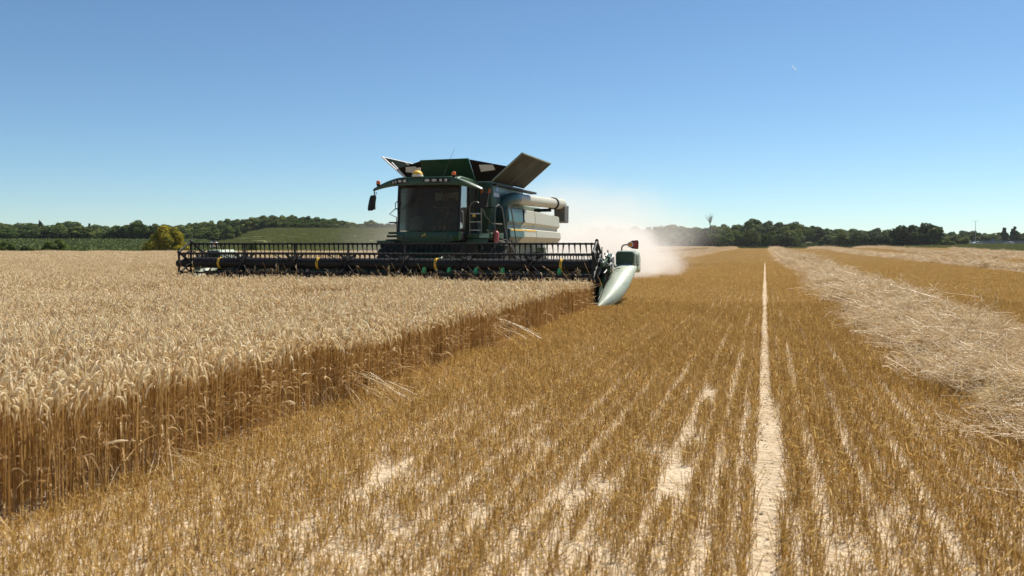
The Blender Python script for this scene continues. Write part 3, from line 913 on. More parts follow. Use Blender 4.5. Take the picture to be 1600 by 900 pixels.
scatter("verge_grass", P, RNG.uniform(0, 6.28, len(P)), RNG.uniform(.8, 1.5, len(P)), GR, "rough green and straw-coloured grass on the verge along the stubble", "grass")

# ================================================================== trees
def leaf_mat(name, a, b, var=0.25):
    return plant(name, a, b, trans=0.30, rough=0.75, spec=0.12, obj_var=var)
M_OAK = leaf_mat("leaf_oak", (0.046, 0.072, 0.015), (0.145, 0.182, 0.038))
M_DARK = leaf_mat("leaf_dark", (0.024, 0.043, 0.011), (0.075, 0.106, 0.025))
M_LIGHT = leaf_mat("leaf_light", (0.045, 0.085, 0.012), (0.120, 0.165, 0.030))
M_YELLOW = leaf_mat("leaf_yellow", (0.15, 0.165, 0.012), (0.42, 0.36, 0.026), 0.05)
M_BARK = paint("bark", (0.075, 0.055, 0.04), rough=0.9, dirt=0.3, dirt_col=(0.12, 0.11, 0.08), scale=6, bump=0.5)

def crown_mesh(name, mat, w, h, base, nclump, nleaf, leaf, shape='round', seed=0, gap=0.0):
    """many leaf clumps inside an uneven envelope; w, h overall size, base the height where leaves begin"""
    rg = np.random.default_rng(seed)
    b = NB()
    C = []; Rr = []
    while len(C) < nclump:
        p = rg.uniform(-1, 1, 3)
        rr = p[0] ** 2 + p[1] ** 2
        zz = (p[2] + 1) / 2
        if shape == 'round': env = math.sqrt(max(0, 1 - (1.9 * max(0, zz - .42)) ** 2)) if zz > .42 else 0.72 + .66 * zz
        elif shape == 'poplar': env = math.sin(math.pi * min(1, .12 + zz * .86)) ** .6
        else: env = math.sqrt(max(0, 1 - zz ** 2.2))
        env = min(env, 1.0)
        if rr > env * env: continue
        if rr < (0.35 * env) ** 2 and rg.random() < .6: continue
        C.append((p[0] * w / 2 * .80, p[1] * w / 2 * .80, base + zz * (h - base) * .88))
        Rr.append(rg.uniform(.105, .20) * min(w, h - base) * (0.8 if shape == 'poplar' else 1.0))
    C = np.array(C); Rr = np.array(Rr)
    ci = rg.choice(nclump, nleaf, p=Rr ** 2 / (Rr ** 2).sum())
    d = rg.normal(size=(nleaf, 3)); d /= np.linalg.norm(d, axis=1, keepdims=True)
    rad = rg.uniform(.55, 1.05, nleaf) ** .6
    pos = C[ci] + d * (Rr[ci] * rad)[:, None] * np.array([1, 1, .82 if shape != 'poplar' else 1.5])
    pos[:, 2] = np.maximum(pos[:, 2], base * .5 + .03)
    ctint = rg.uniform(0, 1, nclump)
    tint = np.clip(ctint[ci] * .75 + rg.normal(.12, .2, nleaf), 0, 1)
    nr = d * .8 + rg.normal(size=(nleaf, 3)) * .7 + np.array([0, 0, .35])
    b.cards(pos, nr, leaf * rg.uniform(.6, 1.3, nleaf), 0, tint, aspect=1.35)
    return b.mesh(name, [mat]), C
def trunk_mesh(name, h, base, C, r0, seed=0, limbs=7):
    rg = random.Random(seed)
    m = MB()
    top = base + (h - base) * .55
    m.tube([(0, 0, -.3), (0, 0, .15), (rg.uniform(-.1, .1), rg.uniform(-.1, .1), base * .6 + .2), (rg.uniform(-.3, .3) * r0 * 3, rg.uniform(-.3, .3) * r0 * 3, top)], [r0 * 1.5, r0 * 1.15, r0 * .85, r0 * .3], 8)
    for k in range(limbs):
        c = C[rg.randrange(len(C))]
        z0 = min(base * .7 + rg.random() * (top - base) * .6 + .1, c[2])
        m.tube([(0, 0, z0), (c[0] * .45, c[1] * .45, (z0 + c[2]) / 2 + .1), (c[0], c[1], c[2])], [r0 * .45, r0 * .28, r0 * .07], 5)
    me = bpy.data.meshes.new(name); me.from_pydata(m.v, [], m.f); me.materials.append(M_BARK)
    me.polygons.foreach_set("use_smooth", [True] * len(m.f))
    return me

TREES = {}
def tree_kind(key, mat, w, h, base, nclump, nleaf, leaf, shape, seed, r0, limbs=7):
    cm, C = crown_mesh("crown_" + key, mat, w, h, base, nclump, nleaf, leaf, shape, seed)
    TREES[key] = (cm, trunk_mesh("trunk_" + key, h, base, C, r0, seed, limbs), w, h)
tree_kind("oak_a", M_OAK, 10, 10, 1.0, 48, 4600, .32, 'round', 1, .30)
tree_kind("oak_b", M_OAK, 9, 10, .7, 41, 4600, .32, 'round', 2, .28)
tree_kind("oak_c", M_OAK, 11, 10, .9, 54, 4600, .32, 'round', 3, .30)
tree_kind("dark_a", M_DARK, 9, 10, .6, 44, 4600, .32, 'round', 4, .28)
tree_kind("dark_b", M_DARK, 10, 10, .8, 51, 4600, .32, 'round', 5, .30)
tree_kind("light_a", M_LIGHT, 9, 10, .5, 41, 4600, .32, 'round', 6, .26)
tree_kind("light_b", M_LIGHT, 10, 10, .3, 48, 4600, .32, 'bush', 7, .26)
tree_kind("poplar", M_DARK, 3.6, 10, .6, 34, 4200, .20, 'poplar', 8, .22, 4)
tree_kind("yellow", M_YELLOW, 6.4, 4.2, .1, 46, 15000, .085, 'bush', 9, .16, 10)
tree_kind("shrub", M_LIGHT, 4.0, 2.6, .02, 26, 5200, .085, 'bush', 10, .07, 6)
tree_kind("shrub_dark", M_DARK, 4.0, 2.6, .02, 26, 5200, .085, 'bush', 12, .07, 6)

def at_px(px, Y):
    X = (px - 800) / 1350 * Y
    return cam2w(X, Y)
def place_tree(name, key, px, Y, wpx, top, label, cat="tree", group=None, rz=None, sink=0.0):
    """px bearing, Y distance; wpx and top give the size the tree has from the road"""
    u, v = at_px(px, Y)
    z = float(terr(u, v))
    cm, tm, w, h = TREES[key]
    hgt = (CAM_H + (381 - top) * Y / 1350.0) - z + sink
    wid = wpx * Y / 1350.0
    t = empty(name, (u, v, z - sink), random.uniform(0, 6.28) if rz is None else rz)
    t.scale = (wid / w, wid / w, hgt / h)
    tag(t, label, cat, group)
    for nm, me in (("crown", cm), ("trunk", tm)):
        o = bpy.data.objects.new(nm, me); COL.objects.link(o); o.parent = t
    return t

def wood(name, spots, label, keys, cat="wood"):
    """a far wood that reads as one mass"""
    groups = {}
    b_pts = []; sc = []
    protos = []
    for key in keys:
        cm, tm, w, h = TREES[key]
        protos.append(cm)
    pts = []; scl = []
    for (px, Y, wpx, top) in spots:
        u, v = at_px(px, Y); z = float(terr(u, v))
        hgt = (CAM_H + (381 - top) * Y / 1350.0) - z
        if hgt < 1.5: hgt = 1.5
        pts.append((u, v, z)); wid = wpx * Y / 1350.0
        scl.append((wid / 10, wid / 10, hgt / 10))
    return scatter(name, pts, RNG.uniform(0, 6.28, len(pts)), np.array(scl), protos, label, cat)

def profile(xs, ys):
    return lambda p: float(np.interp(p, xs, ys))
RK = ["oak_a", "oak_b", "oak_c", "dark_a", "dark_b", "light_a", "oak_b"]
rr = random.Random(5)
# --- right of the track: rising wood behind the edge trees
top_r = profile([940, 1020, 1060, 1100, 1140, 1175, 1200, 1240, 1260, 1300, 1340, 1360, 1400, 1440, 1470], [352, 352, 349, 351, 348, 340, 341, 344, 347, 352, 357, 356, 352, 352, 362])
sp = []
for Y, lift in ((322, 20), (345, 12), (370, 6), (400, 2), (430, 0)):
    p = 930 + rr.uniform(0, 12)
    while p < 1475:
        if not (Y < 360 and 1248 < p < 1292):
            sp.append((p, Y + rr.uniform(-8, 8), rr.uniform(26, 42), top_r(p) + lift * rr.uniform(.6, 1.15) + rr.uniform(-1, 3)))
        p += rr.uniform(14, 24)
wood("wood", sp, "dense green wood rising behind the trees at the stubble's far edge", RK)
sp = []
p = 1245
while p < 1300:
    sp.append((p, 325 + rr.uniform(-8, 12), rr.uniform(14, 22), rr.uniform(376, 381))); p += rr.uniform(5, 8)
wood("bramble_bank", sp, "low pale green scrub bank in the gap of the wood", ["light_b", "light_a"], "scrub")
# --- far right: trees behind the car park
top_rr = profile([1460, 1485, 1500, 1525, 1545, 1560, 1575, 1600, 1660], [366, 362, 359, 358, 361, 361, 364, 361, 362])
sp = []
for Y, lift in ((432, 6), (455, 0)):
    p = 1462 + rr.uniform(0, 8)
    while p < 1670:
        sp.append((p, Y + rr.uniform(-6, 6), rr.uniform(22, 32), top_rr(p) + lift * rr.uniform(.3, 1) + rr.uniform(-1, 2))); p += rr.uniform(9, 16)
wood("wood", sp, "band of green trees behind the parked cars and grey fence", RK)
# --- left: distant band behind the crop field
top_l = profile([-80, 0, 60, 84, 90, 122, 128, 150, 180, 205, 225, 240, 300, 320], [346, 346, 348, 348, 344, 345, 350, 349, 352, 349, 346, 348, 348, 347])
sp = []
for Y, lift in ((300, 10), (345, 6), (400, 2.5), (450, 0)):
    p = -90 + rr.uniform(0, 10)
    while p < 318:
        sp.append((p, Y + rr.uniform(-10, 10), rr.uniform(24, 40), top_l(p) + lift * rr.uniform(.6, 1.1) + rr.uniform(-1, 2))); p += rr.uniform(12, 20)
wood("wood", sp, "distant dark green wood beyond the low crop field", RK)
# --- hill wood
top_h = profile([295, 320, 350, 380, 400, 420, 450, 480, 505, 530, 545, 555, 562], [347, 345, 341, 337, 335, 334, 334, 336, 338, 341, 344, 346, 352])
bot_h = profile([295, 375, 385, 562], [372, 372, 361, 358])
sp = []
for k, (Y, lift) in enumerate(((286, 20), (300, 15), (350, 10), (372, 5.5), (395, 1.5), (415, 0))):
    p = 292 + rr.uniform(0, 8)
    while p < 560:
        if not (Y < 345 and p > 372):
            sp.append((p, Y + rr.uniform(-5, 5), rr.uniform(18, 32), top_h(p) + lift * rr.uniform(.6, 1.15) + rr.uniform(-1, 1.5))); p += rr.uniform(9, 15)
        else: p += 12
wood("wood", sp, "rounded green wood on the hill above the sloping meadow", RK)
sp = [(562 + 9 * k, 352, 14, 357.2) for k in range(12)] + [(566, 420, 16, 349), (578, 430, 24, 342), (590, 430, 22, 346), (603, 430, 26, 348), (618, 430, 24, 347), (634, 430, 26, 348), (650, 430, 26, 347)]
wood("wood", sp, "pale hazy trees on the hill crest just beside the combine cab", ["oak_b", "light_a"])

# --- trees one can tell apart
G_R = "trees along the stubble's far edge"
for (key, px, Y, wp, top, lab) in (
    ("dark_a", 1072, 309, 26, 360, "dark edge tree half veiled by the drifting dust"),
    ("dark_b", 1098, 310, 24, 358, "dark edge tree between the dust cloud and a bright green rounded tree"),
    ("light_a", 1127, 305, 38, 356, "bright green rounded tree at the wood's edge below the bare dead tree"),
    ("oak_b", 1153, 309, 22, 361, "narrow dull green edge tree just beside the bright rounded tree"),
    ("oak_c", 1174, 307, 32, 355, "bushy mid green tree at the far end of the bare earth track"),
    ("oak_a", 1203, 308, 30, 357, "dark edge tree directly above the vanishing track"),
    ("dark_b", 1228, 307, 34, 359, "broad dark tree standing next to the scrub bank gap"),
    ("oak_b", 1313, 309, 34, 362, "grey green spreading tree on the far side of the scrub bank"),
    ("dark_a", 1340, 300, 30, 361, "dark low tree between the spreading grey tree and the domed pair"),
    ("dark_b", 1372, 296, 40, 359, "dark wide edge tree touching the tall domed tree"),
    ("dark_b", 1418, 275, 52, 344, "tall domed dark tree, first of the two highest at the edge"),
    ("dark_a", 1450, 268, 50, 346, "tall dark tree with ragged crown beside the grassy verge"),
    ("light_b", 1480, 262, 26, 372, "low yellowish bush at the foot of the tall ragged tree"),
    ("oak_a", 1498, 300, 34, 364, "rounded green tree in front of the white parked cars"),
):
    place_tree("tree", key, px, Y, wp, top, lab, "tree", G_R)
place_tree("poplar", "poplar", 1570, 392, 11, 350.5, "slim dark poplar behind the grey fence, the shorter one", "tree", "pair of poplars")
place_tree("poplar", "poplar", 1586, 392, 15, 348.5, "taller and wider dark poplar behind the grey fence", "tree", "pair of poplars")
G_L = "hedgerow trees beyond the crop field"
for (key, px, Y, wp, top, lab) in (
    ("light_b", 14, 268, 46, 358, "broad mid green tree at the crop field's outermost corner"),
    ("dark_b", 52, 270, 44, 357, "dark rounded hedgerow tree behind the small shrubs"),
    ("dark_a", 86, 272, 44, 356, "very dark flat-topped tree behind the big shrub"),
    ("oak_b", 127, 268, 40, 353, "green hedgerow tree with lit upper branches"),
    ("light_b", 152, 262, 16, 364, "small bright green bush at the foot of the hedgerow"),
    ("dark_a", 181, 270, 34, 351, "dark tree next to the tall round-headed hedgerow tree"),
    ("oak_c", 210, 270, 44, 342, "tall round-headed hedgerow tree behind the yellow tree"),
    ("dark_b", 240, 276, 40, 347, "dark broad tree hidden partly by the yellow tree"),
):
    place_tree("tree", key, px, Y, wp, top, lab, "tree", G_L)
place_tree("cedar", "dark_a", 62, 440, 8, 342.5, "small dark pointed tree alone above the distant wood", "tree")
place_tree("tree", "dark_b", 104, 435, 40, 342.5, "grey green block of tall trees above the distant wood", "tree")
place_tree("cedar", "poplar", 140, 435, 7, 344.5, "thin spire-shaped tree on the distant skyline", "tree")
place_tree("yellow_tree", "yellow", 260, 111, 78, 347, "rounded yellow-green tree standing alone at the wheat's far edge", "tree", sink=.1)
place_tree("shrub", "shrub", 8, 110, 36, 374, "green shrub at the wheat's far edge, outermost of the three", "shrub", "shrubs along the wheat's far edge")
place_tree("shrub", "shrub_dark", 44, 111, 30, 378.5, "lowest dark shrub between the two greener shrubs", "shrub", "shrubs along the wheat's far edge")
place_tree("shrub", "shrub", 88, 110, 46, 369.5, "largest green shrub at the wheat's far edge", "shrub", "shrubs along the wheat's far edge")
place_tree("shrub", "shrub", 394, 114, 22, 374, "upright green shrub seen above the reel of the cutter header", "shrub", "shrubs along the wheat's far edge")
place_tree("shrub", "shrub_dark", 564, 300, 10, 362, "small grey bush on the hillside meadow near the cab, first of two", "shrub", "bushes on the hillside meadow")
place_tree("shrub", "shrub_dark", 576, 300, 14, 361, "rounder grey bush on the hillside meadow right beside the cab", "shrub", "bushes on the hillside meadow")

# bare dead tree standing above the wood
def dead_tree(px, Y, base_y, top_y):
    u, v = at_px(px, Y)
    z0 = CAM_H + (381 - base_y) * Y / 1350; z1 = CAM_H + (381 - top_y) * Y / 1350
    g = float(terr(u, v))
    t = tag(empty("bare_tree", (u, v, g)), "leafless dead tree rising above the green wood", "tree")
    rg = random.Random(3)
    m = MB(); m.tube([(u, v, g - .2), (u + .2, v, z0), (u - .1, v, z0 + (z1 - z0) * .6)], [.24, .17, .11], 7); m.build("trunk", M_BARK, t)
    for k in range(14):
        m = MB(); s = Vector((u + rg.uniform(-.15, .15), v, z0 + (z1 - z0) * rg.uniform(.0, .6))); p = [s]; d = Vector((rg.uniform(-1, 1), rg.uniform(-.6, .6), rg.uniform(.7, 1.3))).normalized()
        for j in range(3):
            d = (d + Vector((rg.uniform(-.4, .4), rg.uniform(-.3, .3), rg.uniform(-.05, .4)))).normalized(); p.append(p[-1] + d * rg.uniform(.5, .95))
        m.tube(p, [.10, .07, .05, .03], 5)
        for j in range(3):
            q = p[rg.randint(1, 3)]; m.tube([q, q + Vector((rg.uniform(-.8, .8), rg.uniform(-.5, .5), rg.uniform(.2, .8)))], [.045, .02], 4)
        m.build("limb", M_BARK, t)
dead_tree(1109, 330, 353, 336.5)

# ================================================================== the combine harvester
GREEN = paint("green_paint", (0.007, 0.050, 0.016), rough=0.32, dirt=0.30, dirt_col=(0.16, 0.15, 0.09), scale=2.0)
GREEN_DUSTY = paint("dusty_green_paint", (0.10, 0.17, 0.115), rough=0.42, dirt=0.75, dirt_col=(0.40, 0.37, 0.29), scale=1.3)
GLARE_PALE = paint("glare_dust_paint", (0.37, 0.37, 0.28), rough=0.36, dirt=0.7, dirt_col=(0.46, 0.42, 0.34), scale=1.2)  # green shields and auger; sun glare and dust put into a pale base colour
SNOUT = paint("divider_plastic", (0.31, 0.365, 0.27), rough=0.42, dirt=0.45, dirt_col=(0.44, 0.43, 0.35), scale=4.0)
SKY_TEAL = paint("sky_tinted_paint", (0.014, 0.075, 0.070), rough=0.30, dirt=0.35, dirt_col=(0.16, 0.19, 0.17), scale=2.0)  # green panels; their sky reflection is put into the base colour
BLACK = paint("black_steel", (0.009, 0.009, 0.010), rough=0.5, spec=.3, dirt=0.12, dirt_col=(0.20, 0.15, 0.09), scale=5.0)
BLACK_GLOSS = paint("black_tube_paint", (0.010, 0.0095, 0.009), rough=0.42, spec=.3, dirt=0.10, dirt_col=(0.2, 0.15, 0.09), scale=3.0)
RUBBER = paint("tyre_rubber", (0.018, 0.018, 0.018), rough=0.75, dirt=0.45, dirt_col=(0.20, 0.155, 0.10), scale=5.0)
YELLOW = paint("yellow_paint", (0.80, 0.47, 0.02), rough=0.4, dirt=0.2)
STEEL = paint("worn_steel", (0.45, 0.44, 0.41), rough=0.35, metal=0.8, dirt=0.4)
GREY = paint("grey_plastic", (0.06, 0.065, 0.065), rough=0.5, dirt=0.3)
WHITE = paint("white_plastic", (0.75, 0.74, 0.70), rough=0.4, dirt=0.25)
OLIVE = paint("tank_flap_inside", (0.022, 0.023, 0.010), rough=0.6, spec=.25, dirt=0.35, dirt_col=(0.050, 0.036, 0.015), scale=1.6)
CANVAS = paint("black_canvas", (0.016, 0.012, 0.009), rough=0.9, spec=.04, dirt=0.12, dirt_col=(.08, .055, .03))
RED = paint("red_paint", (0.42, 0.05, 0.045), rough=0.4, dirt=0.5, dirt_col=(0.42, 0.27, 0.22), scale=6)
ORANGE = paint("orange_lens", (0.85, 0.16, 0.02), rough=0.25, dirt=0.08)
AMBER = paint("amber_lens", (0.95, 0.30, 0.03), rough=0.2, dirt=0.05)
REDLENS = paint("red_reflector", (0.33, 0.025, 0.012), rough=0.25, dirt=0.1)
LENS = paint("lamp_lens", (0.55, 0.52, 0.46), rough=0.2, dirt=0.3)
SEATM = paint("seat_cloth", (0.05, 0.045, 0.035), rough=0.9, dirt=0.1)
LIFT = paint("green_fin_plastic", (0.10, 0.55, 0.18), rough=0.4, dirt=0.15)
GLASS = glass_mat("cab_glass", (0.93, 0.88, 0.78), gloss=0.008, dust=0.030, dust_col=(.32,.22,.12))
SIDEGLASS = glass_mat("side_glass", (0.86, 0.88, 0.86), gloss=0.10, dust=0.06)
PANE_SKY = paint("sky_bright_pane", (0.72, 0.80, 0.66), rough=0.3, dirt=0.3)  # pale base colour stands in for sky brightness in the pane

UC = -9.73                                   # middle of the machine
CMB = tag(empty("combine_harvester", (UC, 26.0, 0)), "green combine harvester with open grain tank flaps and a wide black reel, cutting the wheat", "combine harvester")

# ---- tyres
def wheel(u0, u1, v, r, name="wheel"):
    w = MB(); c = ((u0 + u1) / 2, v, r)
    hw = (u1 - u0) / 2
    tyre = MB()
    tyre.lathe([(-hw * .75, r * .56), (-hw * .95, r * .68), (-hw, r * .82), (-hw * .86, r * .93), (-hw * .5, r * .965), (hw * .5, r * .965), (hw * .86, r * .93), (hw, r * .82), (hw * .95, r * .68), (hw * .75, r * .56)], c, 'x', 40)
    for k in range(22):
        for s in (-1, 1):
            a = 2 * math.pi * (k + (.5 if s > 0 else 0)) / 22
            def pt(du, da, rr): return (c[0] + du, c[1] + rr * math.cos(a + da), c[2] + rr * math.sin(a + da))
            d = .05 / r
            tyre.loft([[pt(s * hw * .04, -d, r * .95), pt(s * hw * .04, d, r * .95), pt(s * hw * .04, d, r), pt(s * hw * .04, -d, r)],
                       [pt(s * hw * .97, .24 - d, r * .92), pt(s * hw * .97, .24 + d, r * .92), pt(s * hw * .95, .24 + d, r * .985), pt(s * hw * .95, .24 - d, r * .985)]])
    rim = MB()
    rim.lathe([(-hw * .7, r * .57), (-hw * .6, r * .50), (-hw * .1, r * .42), (-hw * .05, r * .16), (-hw * .4, r * .14), (-hw * .42, .01)], c, 'x', 32)
    rim.lathe([(hw * .7, r * .57), (hw * .6, r * .50), (hw * .1, r * .42), (hw * .05, r * .16), (hw * .4, r * .14), (hw * .42, .01)], c, 'x', 32)
    wh = tyre.build(name, RUBBER, CMB)
    rim.build("rim", YELLOW, wh)
for s in (-1, 1):
    a, b = sorted((UC + s * 1.36, UC + s * 2.10))
    wheel(a, b, 25.9, .88)
    a, b = sorted((UC + s * 1.18, UC + s * 1.68))
    wheel(a, b, 31.9, .64)
m = MB(); m.tube([(UC - 1.4, 25.9, .88), (UC + 1.4, 25.9, .88)], .16, 12); m.build("axle", BLACK, CMB)
m = MB(); m.tube([(UC - 1.2, 31.9, .64), (UC + 1.2, 31.9, .64)], .11, 12); m.build("axle", BLACK, CMB)

# ---- lower body, feeder house, engine deck, tail
m = MB()
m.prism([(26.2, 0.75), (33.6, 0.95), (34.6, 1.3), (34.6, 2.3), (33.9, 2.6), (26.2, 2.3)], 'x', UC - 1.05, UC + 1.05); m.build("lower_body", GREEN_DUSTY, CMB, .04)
m = MB(); m.loft([[(UC - .75, 22.95, .3), (UC + .75, 22.95, .3), (UC + .75, 22.95, 1.05), (UC - .75, 22.95, 1.05)], [(UC - .62, 25.6, 1.05), (UC + .62, 25.6, 1.05), (UC + .62, 25.6, 1.75), (UC - .62, 25.6, 1.75)]]); m.build("feeder_house", GREEN, CMB, .03)
m = MB(); m.box(UC - 1.1, UC + 1.0, 24.4, 26.1, 1.3, 1.62); m.build("front_frame", BLACK, CMB, .03)
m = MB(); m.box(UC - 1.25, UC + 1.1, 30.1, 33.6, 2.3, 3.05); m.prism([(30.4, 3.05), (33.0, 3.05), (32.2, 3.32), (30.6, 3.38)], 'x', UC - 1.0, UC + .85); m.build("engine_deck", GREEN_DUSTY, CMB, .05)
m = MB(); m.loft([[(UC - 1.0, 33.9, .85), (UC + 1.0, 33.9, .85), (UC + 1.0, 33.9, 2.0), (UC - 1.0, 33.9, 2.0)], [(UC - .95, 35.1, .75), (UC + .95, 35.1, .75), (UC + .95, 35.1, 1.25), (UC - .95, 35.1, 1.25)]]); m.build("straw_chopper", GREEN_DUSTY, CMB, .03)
m = MB(); m.box(UC + 1.02, UC + 1.3, 33.4, 33.7, .55, 1.45); m.build("mud_flap", GREEN_DUSTY, CMB, .02)

# ---- grain tank
TL, TR, TF, TB, TZ = UC - 1.39, UC + 1.39, 26.2, 29.95, 3.60
m = MB(); m.loft([[(UC - 1.05, TF + .05, 1.95), (UC + 1.22, TF + .05, 1.95), (UC + 1.22, TB, 1.95), (UC - 1.05, TB, 1.95)],
                  [(TL, TF, 2.75), (TR, TF, 2.75), (TR, TB, 2.75), (TL, TB, 2.75)], [(TL, TF, TZ - .02), (TR, TF, TZ - .02), (TR, TB, TZ - .02), (TL, TB, TZ - .02)]])
m.build("grain_tank", GREEN, CMB, .03)
m = MB()
m.loft([[(TR - .16 + .006, TF + .1, 2.0), (TR + .012, TF + .1, 2.78), (TR + .012, TF + .1, 3.5)], [(TR - .16 + .006, 27.86, 2.0), (TR + .012, 27.86, 2.78), (TR + .012, 27.86, 3.5)],
        [(TR - .19, 27.86, 2.0), (TR - .02, 27.86, 2.78), (TR - .02, 27.86, 3.5)], [(TR - .19, TF + .1, 2.0), (TR - .02, TF + .1, 2.78), (TR - .02, TF + .1, 3.5)]], False)
side = m.build("tank_side_panel", SKY_TEAL, CMB, .008)
m = MB(); m.box(TR - .02, TR + .02, TF - .02, 28.0, 2.735, 2.775); m.box(UC + .95, TR, TF - .02, TF, 2.735, 2.775); m.build("seam_trim", BLACK, CMB)
# unreadable small white lettering under a square emblem, on the tank's side
m = MB()
for k in range(6):
    m.box(TR + .014, TR + .022, 26.36 + k * .10, 26.44 + k * .10, 3.12, 3.24)
m.build("lettering", paint("decal_white", (.55, .62, .72), .4, dirt=.1), side)
m = MB(); m.prism([(26.62, 3.31), (26.82, 3.31), (26.82, 3.37), (26.76, 3.45), (26.68, 3.45), (26.62, 3.37)], 'x', TR + .014, TR + .022); m.build("emblem", paint("decal_blue", (.25, .38, .65), .4, dirt=.1), side)

FLAPZ = 4.46
def flap(sgn):
    h = UC + sgn * 1.39; e = UC + sgn * 2.40
    fl = MB(); fl.plate([(h, TF, TZ), (h, TB, TZ), (e, TB, FLAPZ), (e, TF, FLAPZ)], .03)
    f = fl.build("tank_flap", OLIVE if sgn > 0 else paint('flap_inside_dark', (.008, .011, .008), .95, spec=.02, dirt=0), CMB)
    fr = MB()
    off = -0.05
    for p, q in (((h, TF), (e, TF)), ((h, TB), (e, TB)), ((e, TF), (e, TB))):
        z0 = TZ if p[0] == h else FLAPZ
        fr.tube([(p[0], p[1], z0), (q[0], q[1], FLAPZ)], .028, 6)
    mid = (TF + TB) / 2
    fr.tube([(h, mid, TZ), (e, mid, FLAPZ)], .02, 6)
    fr.build("flap_frame", GREEN_DUSTY if sgn > 0 else WHITE, f)  # left frame white: its sunlit edges put into the colour
    return f
flap(1)
lf = flap(-1)
m = MB(); m.tube([(UC - 1.5, TF - .03, 3.75), (UC - 1.93, TF + .5, 4.02)], .025, 6); m.tube([(UC - 1.40, TF - .02, 3.62), (UC - 2.05, TF - .02, 4.28)], .02, 6); m.build("flap_strut", WHITE, lf)  # white as well: bright sunlit stripes of the flap put into the colour
m = MB(); m.plate([(UC - .87, TF - .03, TZ), (UC + .87, TF - .03, TZ), (UC + .78, TF - .5, 4.29), (UC - .86, TF - .5, 4.27)], .03)
m.build("tank_flap", GREEN, CMB)
m = MB(); m.plate([(UC - 1.0, TB, TZ), (UC + 1.0, TB, TZ), (UC + .9, TB + .45, 4.25), (UC - .9, TB + .45, 4.25)], .03); m.build("tank_flap", GREEN, CMB)
for s in (-1, 1):
    m = MB()
    A = (UC + s * .885, TF - .05, TZ); B = (UC + s * .80, TF - .49, 4.26); C = (UC + s * 1.93, TF + .02, 4.05); D = (UC + s * 1.385, TF - .02, TZ)
    mid = tuple((B[i] + C[i]) / 2 for i in range(3)); mid = (mid[0], mid[1], mid[2] + .06)
    m.plate([A, D, C], .012); m.plate([A, C, B], .012)
    cv = m.build("corner_cover", CANVAS, CMB, smooth=False)
    # clear window sewn into the canvas
    A_, B_, C_ = Vector(A), Vector(B), Vector(C)
    n = (C_ - A_).cross(B_ - A_).normalized()
    if n.y > 0: n = -n
    def onf(p, q): return A_ + (B_ - A_) * q + (C_ - A_) * p + n * .02
    w = MB(); w.plate([onf(.22, .30), onf(.62, .12), onf(.60, .36), onf(.22, .62)], .01)
    w.build("clear_window", paint("clear_vinyl", (.62, .60, .55), .35, dirt=.3), cv)
m = MB(); m.box(TR - .12, TR + .12, TF + .1, 31.4, 3.46, 3.53); m.build("tank_edge_rail", BLACK, CMB, .01)
# covers at the tank's rear end
m = MB(); m.box(UC - 1.3, UC + 1.25, 29.97, 30.3, 2.6, 3.5); m.build("tank_rear_wall", GREEN, CMB, .02)

# ---- unloading auger folded along the side
m = MB(); m.tube([(UC + 1.66, 27.7, 3.11), (UC + 1.70, 33.35, 3.20)], .195, 24); ua = m.build("unloading_auger", GLARE_PALE, CMB)
m = MB(); m.tube([(UC + 1.66, 27.75, 3.11), (UC + 1.667, 28.05, 3.116)], .212, 24); m.tube([(UC + 1.25, 27.35, 2.4), (UC + 1.42, 27.25, 2.85), (UC + 1.58, 27.32, 3.03), (UC + 1.655, 27.6, 3.095), (UC + 1.66, 27.8, 3.11)], [.19, .195, .205, .21, .21], 20); m.build("auger_elbow", SKY_TEAL, ua)
m = MB(); m.tube([(UC + 1.70, 33.2, 3.198), (UC + 1.70, 33.32, 3.2)], .24, 24); m.build("auger_collar", BLACK, ua)
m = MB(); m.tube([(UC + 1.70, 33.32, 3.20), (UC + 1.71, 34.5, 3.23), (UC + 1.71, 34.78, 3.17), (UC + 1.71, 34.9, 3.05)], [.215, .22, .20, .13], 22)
sp_ = m.build("spout", GLARE_PALE, ua)
m = MB(); m.loft([[(UC + 1.48, 34.25, 3.12), (UC + 1.94, 34.25, 3.12), (UC + 1.94, 35.0, 3.18), (UC + 1.48, 35.0, 3.18)], [(UC + 1.5, 34.3, 2.5), (UC + 1.92, 34.3, 2.5), (UC + 1.92, 35.05, 2.46), (UC + 1.5, 35.05, 2.46)]])
m.build("rubber_chute", GREY, ua, .02)
m = MB(); m.box(UC + 1.0, UC + 1.75, 32.6, 32.75, 2.85, 2.97); m.tube([(UC + 1.7, 32.68, 2.97), (UC + 1.7, 32.68, 3.0)], .06, 8); m.build("auger_cradle", BLACK, CMB, .01)

# ---- side shields (pressed panels with a crease, a yellow stripe and an undercut)
SH_PROF = [(0.0, 2.80), (.06, 2.76), (.09, 2.34), (-.01, 2.24), (-.01, 2.13), (.12, 2.08), (.14, 1.84), (.0, 1.62), (-.06, 1.60)]
def shield(v0, v1, rise0, rise1, mat, slant=0.0):
    m = MB()
    n = 9
    rings = []
    for i in range(n):
        f = i / (n - 1); v = v0 + (v1 - v0) * f
        top = 0.0
        ring = []
        for (du, z) in SH_PROF:
            k = (z - 1.6) / 1.2
            ring.append((UC + 1.72 + du, v + (slant * (k - .5) if i == 0 else 0), z + (rise0 + (rise1 - rise0) * f) * k))
        inner = [(UC + 1.62, p[1], p[2]) for p in reversed(ring)]
        rings.append(ring + inner)
    m.loft(rings)
    return m.build("side_shield", mat, CMB, smooth=True, angle=25)
s1 = shield(28.5, 30.05, 0.0, -.02, GLARE_PALE, .9)
s2 = shield(30.11, 33.9, -.02, -.10, GLARE_PALE)
s3 = shield(26.75, 28.44, 0.0, 0.0, SKY_TEAL)
